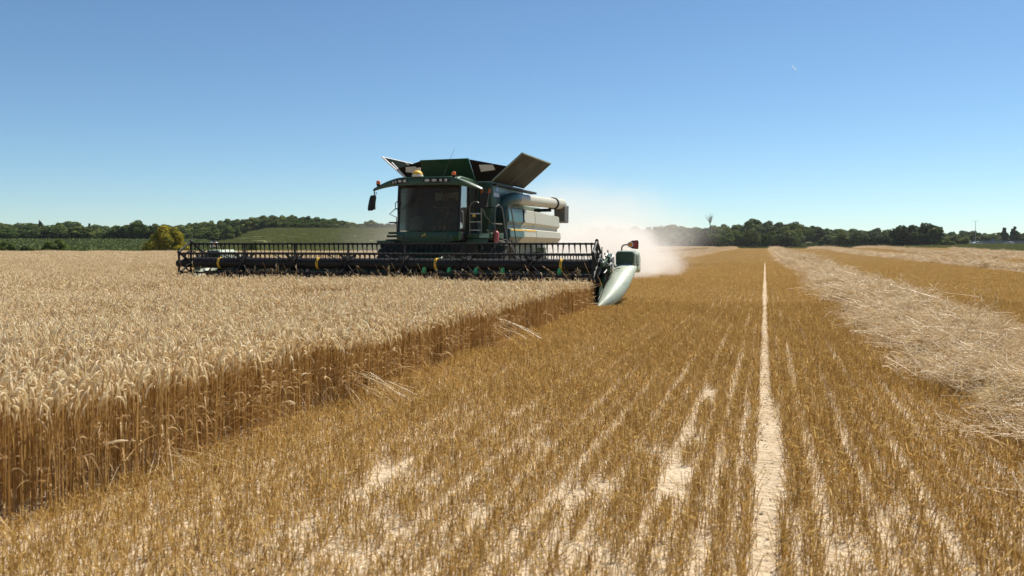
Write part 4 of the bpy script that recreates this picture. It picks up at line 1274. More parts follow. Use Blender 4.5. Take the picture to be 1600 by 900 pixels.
def stripe(v0, v1, sh):
    m = MB(); m.box(UC + 1.72 + .118, UC + 1.72 + .134, v0, v1, 2.035, 2.085); m.build("yellow_stripe", YELLOW, sh)
stripe(28.6, 30.0, s1)
stripe(26.8, 28.4, s3)
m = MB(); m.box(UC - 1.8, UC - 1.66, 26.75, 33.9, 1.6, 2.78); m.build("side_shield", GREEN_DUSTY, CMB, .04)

# ---- cab
CL, CR_, CF, CB, CZ0, CZ1 = UC - .95, UC + .95, 24.3, 26.0, 1.97, 3.40
m = MB(); m.box(CL, CR_, CF - .02, CB, 1.72, 1.97); m.build("cab_floor", BLACK, CMB, .02)
m = MB(); m.box(CL + .02, CR_ - .02, CB - .06, CB, 1.97, 3.40); cbk = m.build("cab_back_wall", paint("cab_trim", (.075, .055, .035), .8, dirt=.2), CMB)
m = MB(); m.box(UC - .42, UC + .72, CB - .09, CB - .065, 2.98, 3.24); m.build("rear_window", PANE_SKY, cbk)
def windscreen_x(f): return CF - .17 * math.cos(f * math.pi / 2) + .0
m = MB()
rows = []
for i in range(13):
    f = -1 + 2 * i / 12
    bow = .20 * (1 - f * f)
    rows.append([(UC + f * .93, CF - bow - .05, 1.985), (UC + f * .945, CF - bow - .035, 2.5), (UC + f * .955, CF - bow + .0, 3.0), (UC + f * .955, CF - bow + .06, 3.40)])
m.loft(rows, False)
# give the pane its thickness
inner = [[(p[0], p[1] + .012, p[2]) for p in r] for r in rows]
m.loft(inner, False)
m.build("windscreen", GLASS, CMB, angle=80)
for s in (-1, 1):
    m = MB(); m.tube([(UC + s * .965, CF - .02, 1.95), (UC + s * .985, CF + .02, 2.9), (UC + s * .985, CF + .08, 3.44)], .045, 8)
    m.build("cab_pillar", BLACK, CMB); m = MB(); m.tube([(UC + s * .965, CB - .06, 1.95), (UC + s * .985, CB - .06, 3.44)], .05, 8)
    m.build("cab_pillar", BLACK, CMB)
    if s > 0:
        m = MB(); m.tube([(UC + .975, 25.25, 1.95), (UC + .985, 25.2, 3.44)], .03, 8); m.build("cab_pillar", BLACK, CMB)
    m = MB(); m.box(UC + s * .958 - .006, UC + s * .958 + .006, CF + .06, CB - .1, 2.02, 3.4); dr = m.build("cab_door" if s > 0 else "side_window", SIDEGLASS, CMB)
    if s > 0:
        m = MB(); m.tube([(UC + .99, 24.5, 2.15), (UC + 1.03, 24.5, 2.2), (UC + 1.03, 24.5, 2.55), (UC + .99, 24.5, 2.6)], .012, 6); m.build("door_handle", STEEL, dr)
# curved white reflection in the door glass, modelled as a pale strip
m = MB()
m.loft([[(UC + .93, 24.62 + .30 * math.sin(math.pi * t) * .6, 2.2 + 1.12 * t), (UC + .93, 24.62 + .30 * math.sin(math.pi * t) * .6 + .03 + .26 * math.sin(math.pi * min(1, t * 1.0)), 2.2 + 1.12 * t)] for t in [i / 10 for i in range(11)]], False)
m.loft([[(UC + .925, 24.62 + .30 * math.sin(math.pi * t) * .6, 2.2 + 1.12 * t), (UC + .925, 24.62 + .30 * math.sin(math.pi * t) * .6 + .03 + .26 * math.sin(math.pi * min(1, t * 1.0)), 2.2 + 1.12 * t)] for t in [i / 10 for i in range(11)]], False)
m.build("door_reflection", WHITE, CMB)
# apron under the windscreen with the yellow leaping-animal emblem and two lamp recesses
m = MB()
rings = []
for i in range(13):
    f = -1 + 2 * i / 12
    bow = .22 * (1 - f * f)
    drop = .06 * (1 - min(1, abs(f) * 1.1) ** 3)
    rings.append([(UC + f * 1.0, CF - bow - .07, 1.965), (UC + f * 1.0, CF - bow - .10, 1.86), (UC + f * .98, CF - bow - .05, 1.70 - drop), (UC + f * .98, CF - bow + .12, 1.70 - drop), (UC + f * 1.0, CF - bow + .12, 1.965)])
m.loft(rings); ap = m.build("cab_apron", GREEN, CMB, angle=30)
m = MB()
ey = CF - .22 - .105
E = [(-.075, -.005), (-.045, .022), (-.01, .03), (.02, .05), (.035, .075), (.05, .06), (.062, .045), (.045, .035), (.04, .012), (.06, -.012), (.045, -.02), (.015, .0), (-.02, .0), (-.05, -.025), (-.07, -.045), (-.078, -.04), (-.055, -.012)]
m.prism([(UC - .02 + a * 1.0, 1.85 + b) for a, b in E], 'y', ey - .008, ey + .012); m.build("emblem", YELLOW, ap)
for s in (-1, 1):
    for du in (.62, .78):
        m = MB(); f = du; bow = .22 * (1 - f * f); m.lathe([(-.02, .05), (.0, .055), (.03, .055)], (UC + s * du, CF - bow - .10, 1.80), 'y', 14); m.build("work_lamp", GREY, ap)
# roof and the long visor with its mirror arms
m = MB(); m.prism([(CF - .12, 3.43), (CB + .1, 3.43), (CB + .1, 3.60), (CF + .2, 3.64), (CF - .16, 3.57)], 'x', CL - .06, CR_ + .06); m.build("cab_roof", GREEN, CMB, .05)
m = MB(); m.box(CL, CR_, CF - .02, CB, 3.37, 3.428); m.build("cab_headliner", CANVAS, CMB)
def visor_pt(f):
    """along the visor from one mirror arm tip to the other"""
    u = UC + f * (1.86 if f < 0 else 1.68)
    a = abs(f)
    z = 3.60 - .30 * max(0, a - .42) ** 1.45 / .58 ** 1.45 * (1.0 if f < 0 else 1.15)
    v = CF - .36 + .42 * a ** 2.2
    return u, v, z
rings = []
for i in range(41):
    f = -1 + 2 * i / 40
    u, v, z = visor_pt(f)
    a = abs(f)
    d = .25 - .17 * max(0, (a - .45) / .55)
    th = .36 - .26 * max(0, (a - .45) / .55)
    rings.append([(u, v, z - d), (u, v - .02, z - d * .45), (u, v + .03, z), (u, v + th, z + .015), (u, v + th, z - d * .9)])
m = MB(); m.loft(rings); vis = m.build("roof_visor", GREEN, CMB, .012)
def lampset(fs, wide):
    for f, w in zip(fs, wide):
        u, v, z = visor_pt(f)
        m = MB(); m.ball((u, v - .02, z - .115), w, .03, .045, 14, 6); m.build("work_lamp", LENS, vis)
lampset([-.56, -.51, -.43, -.34], [.025, .035, .065, .065])
lampset([.06, .19, .31, .40], [.085, .085, .045, .045])
for f0, f1 in ((-.60, -.28), (-.02, .48)):
    m = MB(); rg_ = []
    for i in range(9):
        f = f0 + (f1 - f0) * i / 8; u, v, z = visor_pt(f); e = .075 * math.sin(math.pi * min(max(i / 8, .06), .94)) ** .4
        rg_.append([(u, v - .024, z - .115 - e), (u, v - .024, z - .115 + e), (u, v + .03, z - .115 + e), (u, v + .03, z - .115 - e)])
    m.loft(rg_); m.build("lamp_recess", BLACK, vis)
# satellite receiver dome
u, v, z = visor_pt(-.125)
m = MB(); m.lathe([(-.05, .13), (.0, .155), (.05, .15), (.10, .11), (.13, .05), (.135, .005)], (u, v + .05, z + .06), 'z', 24); gd = m.build("receiver_dome", YELLOW, CMB)
m = MB(); m.lathe([(-.06, .10), (-.055, .165), (-.02, .17), (.0, .16)], (u, v + .05, z + .06), 'z', 24); m.build("dome_base", WHITE, gd)
m = MB(); m.box(u - .20, u - .02, v + .32, v + .36, z + .10, z + .30); m.build("rear_bracket", paint("pale_sheet", (.5, .47, .4), .5), gd, .01)
# beacons, antenna, wiper, mirrors
for f in (-.905, .52):
    u, v, z = visor_pt(f)
    m = MB(); m.lathe([(0, .055), (.04, .065), (.09, .062), (.12, .04), (.125, .005)], (u, v + .08, z + .055), 'z', 16); b_ = m.build("beacon", ORANGE, CMB)
    m = MB(); m.lathe([(-.06, .03), (-.03, .05), (.0, .06), (.012, .062)], (u, v + .08, z + .055), 'z', 14); m.build("beacon_base", BLACK, b_)
u, v, z = visor_pt(.28)
m = MB(); m.tube([(UC + .46, v + .35, 3.62), (UC + .62, v + .42, 4.05), (UC + .79, v + .45, 4.47)], [.009, .006, .004], 6); m.build("antenna", GREY, CMB)
m = MB()
m.tube([(UC - .18, CF - .21, 3.39), (UC - .36, CF - .235, 3.15), (UC - .62, CF - .195, 2.78)], .012, 6)
m.tube([(UC - .10, CF - .21, 3.39), (UC - .30, CF - .235, 3.10), (UC - .58, CF - .20, 2.70)], .008, 6)
m.tube([(UC - .80, CF - .155, 2.62), (UC - .62, CF - .20, 2.78), (UC - .40, CF - .235, 2.98)], .014, 6)
m.build("wiper", BLACK, CMB)
for s, f in ((-1, -1.0), (1, 1.0)):
    u, v, z = visor_pt(f)
    mm = MB()
    lean = .06 * s
    c = Vector((u + (-.05 if s < 0 else .04), v + .02, z - .44 if s < 0 else z - .36))
    w_ = .105 if s < 0 else .135
    rr_ = []
    for i in range(7):
        t = -1 + 2 * i / 6
        e = w_ * (1 - abs(t) ** 4 * .25)
        rr_.append([(c.x - e + t * .05, c.y - .03, c.z + t * .24), (c.x + e + t * .05, c.y - .03, c.z + t * .24), (c.x + e * .85 + t * .05, c.y + .08, c.z + t * .22), (c.x - e * .85 + t * .05, c.y + .08, c.z + t * .22)])
    mm.loft(rr_); mir = mm.build("mirror", BLACK, CMB, .015)
    mm = MB(); mm.tube([(u - .01 * s, v + .06, z - .06), (c.x + .06, c.y + .05, c.z + .33), (c.x + .05, c.y + .05, c.z + .2)], .018, 6); mm.tube([(c.x + .06, c.y + .02, c.z + .30), (c.x + .15, c.y + .03, c.z + .33), (c.x + .10, c.y + .03, c.z + .22)], .012, 6); mm.build("mirror_bracket", BLACK, mir)
    mm = MB(); mm.box(c.x - w_ * .8, c.x + w_ * .8, c.y + .082, c.y + .088, c.z - .2, c.z + .2); mm.build("mirror_glass", STEEL, mir)
# reflectors and the yellow door sticker
m = MB(); m.box(UC + 1.02, UC + 1.12, TF - .014, TF - .004, 3.17, 3.36); m.build("reflector", ORANGE, CMB)
m = MB(); m.box(UC + 1.28, UC + 1.355, TF - .014, TF - .004, 3.22, 3.36); m.build("reflector", ORANGE, CMB)
m = MB(); m.box(UC + .965, UC + .972, 25.55, 25.85, 2.44, 2.54); m.build("warning_sticker", YELLOW, CMB)
# seat, console, steering
m = MB(); m.box(UC - .22, UC + .30, 25.35, 25.85, 2.30, 2.44); st = m.build("driver_seat", SEATM, CMB, .05)
m = MB(); m.prism([(25.74, 2.4), (25.9, 2.4), (25.96, 3.05), (25.86, 3.08)], 'x', UC - .20, UC + .28); m.build("seat_back", SEATM, st, .05)
m = MB(); m.tube([(UC + .04, 25.6, 1.97), (UC + .04, 25.6, 2.3)], .12, 12); m.build("seat_post", BLACK, st)
m = MB(); m.tube([(UC + .04, 24.85, 1.97), (UC + .04, 24.95, 2.45), (UC + .04, 25.06, 2.64)], [.07, .05, .03], 8); sc_ = m.build("steering_column", BLACK, CMB)
m = MB(); cen_ = Vector((UC + .04, 25.07, 2.65)); ax1 = Vector((1, 0, 0)); ax2 = Vector((0, .75, .66))
m.tube([cen_ + (ax1 * math.cos(a) + ax2 * math.sin(a)) * .2 for a in [2 * math.pi * i / 20 for i in range(20)]], .014, 6, closed=True)
for a in (0.5, 2.6, 4.7): m.tube([cen_, cen_ + (ax1 * math.cos(a) + ax2 * math.sin(a)) * .2], .01, 5)
m.build("steering_wheel", BLACK, sc_)
m = MB(); m.box(UC + .42, UC + .62, 25.1, 25.8, 2.3, 2.56); m.box(UC + .5, UC + .74, 25.0, 25.06, 2.6, 2.86); m.build("console", GREY, CMB, .02)
m = MB(); m.plate([(UC - .74, 24.55, 2.02), (UC - .30, 24.5, 2.02), (UC - .26, 24.55, 2.3), (UC - .34, 24.62, 2.42), (UC - .52, 24.62, 2.46), (UC - .74, 24.62, 2.36)], .02); m.build("dash_cover", paint("pale_blue_plastic", (.16, .22, .24), .5), CMB)

# ---- walkway, steps, rails
m = MB(); m.box(UC + 1.0, UC + 1.80, 24.9, 26.17, 1.76, 1.93); m.box(UC + 1.0, UC + 1.66, 24.88, 25.0, 1.60, 1.757); m.build("walkway", GREEN, CMB, .02)
m = MB(); m.box(UC + 1.42, UC + 1.72, 24.885, 24.897, 1.78, 1.91); m.build("warning_plate", paint("pale_green_plate", (.32, .46, .33), .4), CMB)
RAIL = paint("rail_steel", (.11, .12, .10), .35, metal=.4, dirt=.4)
m = MB(); u0, u1, vv_ = UC + 1.15, UC + 1.52, 24.75
m.tube([(u0, vv_, 1.85), (u0, vv_, 2.72), (u0 + .05, vv_, 2.82), (u0 + .13, vv_, 2.87), (u1 - .13, vv_, 2.87), (u1 - .05, vv_, 2.80), (u1, vv_, 2.68), (u1, vv_, 1.85)], .020, 8)
m.tube([(u1, vv_, 2.7), (u1 + .08, vv_ + .15, 2.45), (u1 + .22, vv_ + .45, 2.22), (u1 + .42, vv_ + .8, 2.20)], .016, 6)
m.build("handrail", RAIL, CMB)
for z in (2.0, 2.25, 2.5):
    m = MB(); m.box(u0 + .012, u1 - .012, vv_ - .02, vv_ + .05, z, z + .028); m.build("rung", STEEL, CMB)
for (ua_, va_, ub_, vb_) in ((UC + 1.82, 25.15, UC + 1.98, 25.5), (UC + 1.95, 26.0, UC + 2.06, 26.25)):
    m = MB(); m.tube([(ua_, va_, 1.5), (ua_, va_, 2.62), (ua_ + .03, va_ + .05, 2.74), ((ua_ + ub_) / 2, (va_ + vb_) / 2, 2.80), (ub_ - .02, vb_ - .04, 2.70), (ub_, vb_, 2.5), (ub_ + .14, vb_ + .05, 1.55)], .020, 8); m.build("handrail", RAIL, CMB)
for k, z in enumerate((1.55, 1.25, .95, .65)):
    m = MB(); m.box(UC + 1.84 + .03 * k, UC + 2.14 + .03 * k, 25.2, 25.75, z, z + .035); m.build("step", GREEN_DUSTY, CMB, .006)
for z in (2.62, 2.38, 2.12):
    m = MB(); P_ = []
    for i in range(9):
        f = i / 8; P_.append((UC + 1.50 + .34 * f, 25.0 + .2 * f, z - .16 * math.sin(math.pi * f) + .05 * f))
    m.tube(P_, .011, 6); m.build("chain", BLACK, CMB)
m = MB(); m.lathe([(-.01, .02), (.0, .075), (.03, .085), (.27, .085), (.31, .06), (.33, .03), (.36, .028)], (UC + 1.88, 25.12, 1.66), 'z', 18); fe = m.build("fire_extinguisher", RED, CMB)
m = MB(); m.tube([(UC + 1.88, 25.12, 2.02), (UC + 1.88, 25.12, 2.06)], .03, 8); m.tube([(UC + 1.88, 25.12, 2.05), (UC + 1.95, 25.06, 2.09)], .014, 6); m.build("valve", BLACK, fe)
# far side steps and rail
m = MB()
m.tube([(UC - 1.08, 24.6, 1.7), (UC - 1.08, 24.6, 3.0), (UC - 1.05, 24.6, 3.1)], .022, 8); m.tube([(UC - 1.08, 24.6, 2.95), (UC - 1.22, 24.6, 2.86), (UC - 1.22, 24.6, 2.68), (UC - 1.08, 24.6, 2.66)], .016, 6)
m.tube([(UC - 1.08, 24.6, 2.70), (UC - 1.22, 24.6, 2.68), (UC - 1.42, 24.6, 2.52), (UC - 1.18, 24.6, 2.42), (UC - 1.16, 24.6, 1.75)], .016, 6); m.tube([(UC - 1.44, 24.6, 2.26), (UC - 1.05, 24.6, 2.26)], .02, 6)
m.build("handrail", BLACK, CMB)
for (a, b, z) in ((1.02, 1.46, 1.90), (1.02, 1.52, 1.80), (1.25, 1.85, 1.63)):
    m = MB(); m.box(UC - b, UC - a, 24.6, 24.95, z, z + .07); m.build("step", GREEN, CMB, .01)
m = MB(); m.prism([(UC - 1.0, 1.95), (UC - 1.0, 1.55), (UC - 1.4, 1.55), (UC - 1.3, 1.74)], 'y', 24.97, 25.05); m.build("step_bracket", GREEN, CMB)

# ================================================================== the cutter header
HL, HR = -16.30, -3.98
VC, VW = 21.75, 22.95            # reel axis, back wall
m = MB(); m.prism([(VW, .22), (VW + .10, .22), (VW + .14, 1.08), (VW + .02, 1.13), (VW, 1.08)], 'x', HL, HR); m.build("header_back_wall", GREEN, CMB, .01)
m = MB(); m.prism([(21.45, .13), (VW + .05, .18), (VW + .05, .24), (21.45, .16)], 'x', HL, HR); m.build("header_floor", BLACK, CMB)
m = MB(); m.box(HL, HR, 21.32, 21.45, .12, .17)
for k in range(160):
    x = HL + .04 + k * (HR - HL - .08) / 159
    m.prism([(x - .02, 21.33), (x + .02, 21.33), (x, 21.2)], 'z', .13, .155)
m.build("cutter_bar", BLACK, CMB)
m = MB(); m.tube([(HL + .05, 22.45, .55), (HR - .05, 22.45, .55)], .19, 20); au = m.build("feed_auger", BLACK, CMB)
m = MB()
for half_ in (0, 1):
    a0, a1 = (HL + .1, UC - .6) if half_ == 0 else (UC + .6, HR - .1)
    nst = 260; rg_ = []
    for i in range(nst + 1):
        f = i / nst; x = a0 + (a1 - a0) * f; w = 2 * math.pi * f * 9 * (1 if half_ == 0 else -1)
        rg_.append([(x, 22.45 + .18 * math.cos(w), .55 + .18 * math.sin(w)), (x, 22.45 + .33 * math.cos(w), .55 + .33 * math.sin(w)), (x + .012, 22.45 + .33 * math.cos(w), .55 + .33 * math.sin(w)), (x + .012, 22.45 + .18 * math.cos(w), .55 + .18 * math.sin(w))])
    m.loft(rg_)
m.build("auger_flight", BLACK, au)
for s, x in ((0, HL), (1, HR)):
    m = MB(); m.prism([(21.5, .15), (23.05, .15), (23.05, 1.12), (22.6, 1.08), (21.9, .75), (21.4, .3)], 'x', x - .03, x + .03); m.build("end_sheet", GREEN, CMB)

RZ, RR_ = 1.05, .55
RL, RRr = HL + .18, HR - .22
m = MB(); m.tube([(RL, VC, RZ), (RRr, VC, RZ)], .155, 24); rt = m.build("reel_tube", BLACK_GLOSS, CMB)
def u_at(px, v):
    k = (px - 800) / 1350.0
    return (k * v * CT - v * ST) / (CT + k * ST)
for px in (341, 495, 680, 876):
    x = u_at(px, VC - .14)
    m = MB(); m.tube([(x - .035, VC, RZ), (x + .035, VC, RZ)], .166, 24); m.build("marker_band", YELLOW, rt)
BAT = [90, 30, -30, -90, -150, 150]
def bat_c(a): return VC - math.cos(R(a)) * RR_, RZ + math.sin(R(a)) * RR_
NT = 82
tine_mesh = None
all_t = MB()
for bi, a in enumerate(BAT):
    bv_, bz_ = bat_c(a)
    m = MB(); m.tube([(RL - .05, bv_, bz_), (RRr + .05, bv_, bz_)], .026, 8)
    for k in range(NT):
        x = RL + .05 + k * (RRr - RL - .1) / (NT - 1)
        m.box(x - .022, x + .022, bv_ - .034, bv_ + .034, bz_ - .034, bz_ + .030)
    bt = m.build("reel_bat", BLACK, CMB)
    for k in range(NT):
        x = RL + .05 + k * (RRr - RL - .1) / (NT - 1)
        if a == 90:
            if tine_mesh is None:
                m = MB(); m.tube([(0, 0, -.02), (.006, -.01, -.10), (.012, .015, -.27)], [.024, .019, .007], 5)
                o = m.build("tine", BLACK); tine_mesh = o.data
            else:
                o = bpy.data.objects.new("tine", tine_mesh); COL.objects.link(o)
            o.parent = bt
            jit = random.gauss(0, .05)
            o.location = (x - UC, bv_ - 26.0, bz_); o.rotation_euler = (random.gauss(0, .05), jit, 0)
        else:
            dx = random.gauss(0, .012)
            all_t.tube([(x, bv_, bz_ - .02), (x + .006 + dx * .5, bv_ - .01, bz_ - .10), (x + .012 + dx, bv_ + .015, bz_ - .27)], [.016, .013, .006], 5)
tag(all_t.build("tine", BLACK, CMB), kind="stuff")
for px in (376, 455, 539, 627, 725, 827):
    x = u_at(px, VC - .2)
    m = MB()
    for a in BAT:
        bv_, bz_ = bat_c(a)
        m.box(x - .03, x + .03, VC - .03, VC + .03, RZ, RZ)
        d = Vector((0, bv_ - VC, bz_ - RZ)); nrm = Vector((0, -d.z, d.y)).normalized() * .045
        c0 = Vector((x, VC, RZ)) + d * .25; c1 = Vector((x, VC, RZ)) + d
        m.plate([c0 + nrm, c0 - nrm, c1 - nrm * .7, c1 + nrm * .7], .035)
        # slanting stays either side
    m.lathe([(-.05, .16), (-.05, .22), (.05, .22), (.05, .16)], (x, VC, RZ), 'x', 18)
    for s in (-1, 1):
        for a in (30, -30):
            bv_, bz_ = bat_c(a)
            m.tube([(x + s * .04, VC - .15, RZ), (x + s * .42, bv_, bz_)], .016, 6)
    m.build("reel_spider", BLACK, CMB)
for x, inner_r in ((RL - .09, 0), (RRr + .09, 0)):
    m = MB(); ring = [(x, VC - math.cos(R(a)) * .62, RZ + math.sin(R(a)) * .62) for a in BAT]
    for i in range(6):
        p, q = Vector(ring[i]), Vector(ring[(i + 1) % 6])
        m.tube([p, q], .034, 6)
        m.tube([Vector((x, VC, RZ)), p], .036, 6)
        m.ball(ring[i], .05, .06, .06, 8, 6)
    cc = [(x, VC - math.cos(2 * math.pi * i / 24) * .30, RZ + .05 + math.sin(2 * math.pi * i / 24) * .30) for i in range(24)]
    m.tube(cc, .022, 6, closed=True)
    m.build("reel_end_frame", BLACK, CMB)
# reel arms from the back wall, one at each end and one in the middle
for x in (RL - .22, UC + .1, RRr + .24):
    m = MB(); m.loft([[(x - .05, VW + .05, 1.2), (x + .05, VW + .05, 1.2), (x + .05, VW + .05, 1.34), (x - .05, VW + .05, 1.34)], [(x - .04, VC - .1, 1.0), (x + .04, VC - .1, 1.0), (x + .04, VC - .1, 1.12), (x - .04, VC - .1, 1.12)]]); ra = m.build("reel_arm", GREEN if x > -5 else BLACK, CMB, .01)
    m = MB(); m.tube([(x + .1, VW, .75), (x + .1, 22.3, 1.05)], .035, 8); m.tube([(x + .1, 22.3, 1.05), (x + .06, 21.95, 1.1)], .018, 8); m.build("lift_cylinder", STEEL, ra)
m = MB(); m.tube([(RL - .50, VC - .05, 1.02), (RL - .2, VC - .05, 1.04)], .10, 14); m.tube([(RL - .3, VC - .05, 1.03), (RL - .12, VC, 1.05)], .13, 14); m.build("reel_motor", BLACK, CMB)
# green plastic fins over the cutter bar
for px in (662.7, 702, 743.6, 785.4, 874):
    x = u_at(px, 21.6)
    m = MB(); m.prism([(21.5, .86), (21.56, .97), (21.64, .98), (21.68, .90), (21.62, .82), (21.56, .80)], 'x', x - .035, x + .045); m.build("guide_fin", LIFT, CMB, .012)
# drive gear and hoses on the near end
HOSE = paint("hydraulic_hose", (.03, .03, .032), .35, dirt=.3)
m = MB()
m.box(HR + .02, HR + .16, 22.0, 22.9, .85, 1.05); m.box(HR - .02, HR + .10, 22.3, 22.9, 1.05, 1.28)
m.build("drive_case", GREEN, CMB, .02)
m = MB(); m.box(HR - .08, HR + .0, 21.85, 22.5, 1.08, 1.22); m.build("belt_guard", SNOUT, CMB, .015)
for (v, z, r) in ((22.1, 1.0, .13), (22.5, 1.12, .16), (22.75, .8, .2)):
    m = MB(); m.lathe([(-.03, r * .3), (-.03, r), (-.015, r * .88), (.015, r * .88), (.03, r), (.03, r * .3)], (HR + .20 if v != 22.5 else HR + .14, v, z), 'x', 22); m.build("pulley", STEEL, CMB)
rg2 = random.Random(4)
for k in range(11):
    a = Vector((HR + rg2.uniform(-.22, .12), 21.7 + rg2.uniform(0, .3), RZ + rg2.uniform(-.45, .35))); b = Vector((HR + rg2.uniform(-.05, .2), 22.7 + rg2.uniform(-.2, .2), 1.0 + rg2.uniform(-.35, .42)))
    mid_ = (a + b) / 2 + Vector((rg2.uniform(-.05, .1), 0, rg2.uniform(-.05, .28)))
    P_ = [a * (1 - t) ** 2 + mid_ * 2 * t * (1 - t) + b * t * t for t in [i / 8 for i in range(9)]]
    m = MB(); m.tube(P_, rg2.choice([.013, .018, .022]), 6); m.build("hose", HOSE if k % 3 else STEEL, CMB)
m = MB(); m.tube([(HR - .1, 22.3, 1.1), (HR - .1, 22.3, 1.52)], .015, 6); m.tube([(HR + .02, 22.5, 1.2), (HR + .02, 22.5, 1.44)], .02, 6); m.build("lever", STEEL, CMB)

# ---- crop dividers: a long plastic horn with an upright cover, a decal and a marker light
DIV = [(20.66, -3.915, -3.875, .03, .07), (20.85, -3.93, -3.79, .03, .16), (21.1, -3.94, -3.62, .05, .31), (21.6, -3.95, -3.42, .15, .58), (22.1, -3.92, -3.32, .42, .82), (22.6, -3.88, -3.28, .68, 1.0), (23.02, -3.85, -3.27, .86, 1.10), (23.3, -3.84, -3.28, .9, 1.12)]
def divider(mir):
    def X(u): return (2 * (-9.95) - u) if mir else u
    m = MB(); rings = []
    for (v, a, b, z0, z1) in DIV:
        w = b - a; h = z1 - z0
        rings.append([(X(a + w * .10), v, z0), (X(b - w * .10), v, z0), (X(b), v, z0 + h * .2), (X(b), v, z0 + h * .62), (X(b - w * .26), v - .0, z1), (X(a + w * .30), v, z1 + h * .02), (X(a), v, z0 + h * .72), (X(a), v, z0 + h * .2)])
    m.loft(rings); dv = m.build("crop_divider", SNOUT, CMB, subsurf=2, angle=180)
    # upright cover
    m = MB(); rings = []
    for (v, z0, z1, i) in ((22.98, 1.02, 1.36, .03), (23.02, 1.0, 1.41, .0), (23.75, .82, 1.42, .0), (24.1, .80, 1.30, .02), (24.2, .86, 1.18, .05)):
        a, b = -3.84 + i, -3.30 - i
        rings.append([(X(a + .04), v, z0), (X(b - .04), v, z0), (X(b), v, z0 + .05), (X(b), v, z1 - .07), (X(b - .06), v, z1), (X(a + .06), v, z1), (X(a), v, z1 - .07), (X(a), v, z0 + .05)])
    m.loft(rings); m.build("divider_cover", SNOUT, dv, .015)
    m = MB(); m.prism([(X(-3.80), 1.06), (X(-3.36), 1.06), (X(-3.345), 1.12), (X(-3.345), 1.34), (X(-3.39), 1.385), (X(-3.77), 1.385), (X(-3.81), 1.34), (X(-3.81), 1.10)], 'y', 22.955, 22.995); m.build("cover_front", GREEN, dv, .01)
    # edge seam and fender slot
    m = MB(); m.tube([(X(-3.965), 21.15, .20), (X(-3.935), 21.75, .52), (X(-3.85), 22.2, .845), (X(-3.72), 22.35, .94), (X(-3.62), 22.38, .965)], .012, 6); m.build("rubber_seal", BLACK, dv)
    if not mir:
        m = MB(); m.prism([(23.15, 1.06), (23.30, .98), (23.36, 1.0), (23.2, 1.32), (23.12, 1.30)], 'x', -3.302, -3.290)
        for k in range(4): m.box(-3.302, -3.290, 23.40 + .02 * k, 23.50 + .02 * k, 1.24 - k * .075, 1.285 - k * .075)
        m.build("lettering", BLACK, dv)
    # marker light on a bent stem
    m = MB(); m.tube([(X(-3.72), 23.3, 1.40), (X(-3.72), 23.3, 1.50), (X(-3.69), 23.3, 1.555), (X(-3.63), 23.3, 1.575), (X(-3.55), 23.3, 1.575)], .018, 8); ml = m.build("marker_light", BLACK, CMB)
    m = MB(); pl = [(X(-3.56), 1.54), (X(-3.56), 1.62), (X(-3.44), 1.685), (X(-3.29), 1.70), (X(-3.265), 1.66), (X(-3.27), 1.475), (X(-3.30), 1.455), (X(-3.44), 1.475)]
    m.prism(pl, 'y', 23.26, 23.33); m.build("lamp_housing", BLACK, ml, .01)
    m = MB(); m.prism([(X(-3.395), 1.495), (X(-3.395), 1.665), (X(-3.30), 1.68), (X(-3.28), 1.655), (X(-3.285), 1.49), (X(-3.30), 1.475)], 'y', 23.245, 23.258); m.build("reflector", REDLENS if not mir else WHITE, ml)
    m = MB(); m.lathe([(-.035, .005), (-.03, .035), (-.01, .06), (.02, .062)], (X(-3.475), 23.25, 1.58), 'y', 18); m.build("lamp_lens", AMBER, ml)
    m = MB(); m.lathe([(-.012, .06), (-.015, .078), (.01, .082), (.02, .062)], (X(-3.475), 23.25, 1.58), 'y', 18); m.build("lamp_ring", WHITE, ml)
divider(False)
divider(True)

# ================================================================== driver
def skin_body(name, verts, edges, radii, mat, parent=None, root=0, sub=2):
    me = bpy.data.meshes.new(name)
    off = world_origin(parent) if parent else Vector((0, 0, 0))
    me.from_pydata([tuple(Vector(v) - off) for v in verts], edges, [])
    me.materials.append(mat)
    o = bpy.data.objects.new(name, me); COL.objects.link(o)
    if parent: o.parent = parent
    sk = o.modifiers.new("skin", 'SKIN'); sk.use_smooth_shade = True
    if not me.skin_vertices: me.skin_vertices.new()
    for i, r in enumerate(radii):
        rr__ = r if isinstance(r, tuple) else (r, r)
        me.skin_vertices[0].data[i].radius = rr__
    me.skin_vertices[0].data[root].use_root = True
    s = o.modifiers.new("sub", 'SUBSURF'); s.levels = sub; s.render_levels = sub
    return o
SKINM = paint("skin", (.42, .23, .15), .55, dirt=.1)
SHIRT = paint("work_shirt", (.10, .075, .05), .85, dirt=.2, scale=6)
TROUS = paint("work_trousers", (.03, .035, .05), .85, dirt=.2)
HAIR = paint("hair", (.03, .02, .012), .7, dirt=.1)
DX, DV = UC + .04, 25.62
V_ = []; E_ = []; R_ = []
def jv(u, v, z, r, par=None):
    V_.append((DX + u, DV + v, z)); R_.append(r)
    if par is not None: E_.append((par, len(V_) - 1))
    return len(V_) - 1
pel = jv(0, 0, 2.54, (.16, .13)); wst = jv(0, .02, 2.68, (.145, .11), pel); chs = jv(0, .03, 2.84, (.17, .12), wst); upc = jv(0, .02, 2.95, (.13, .09), chs)
nek = jv(0, .0, 3.02, .055, upc); jaw = jv(0, -.02, 3.08, (.06, .07), nek); hd = jv(0, -.015, 3.15, (.078, .095), jaw); top_ = jv(0, .0, 3.22, (.06, .075), hd)
nose = jv(0, -.115, 3.135, .012, hd)
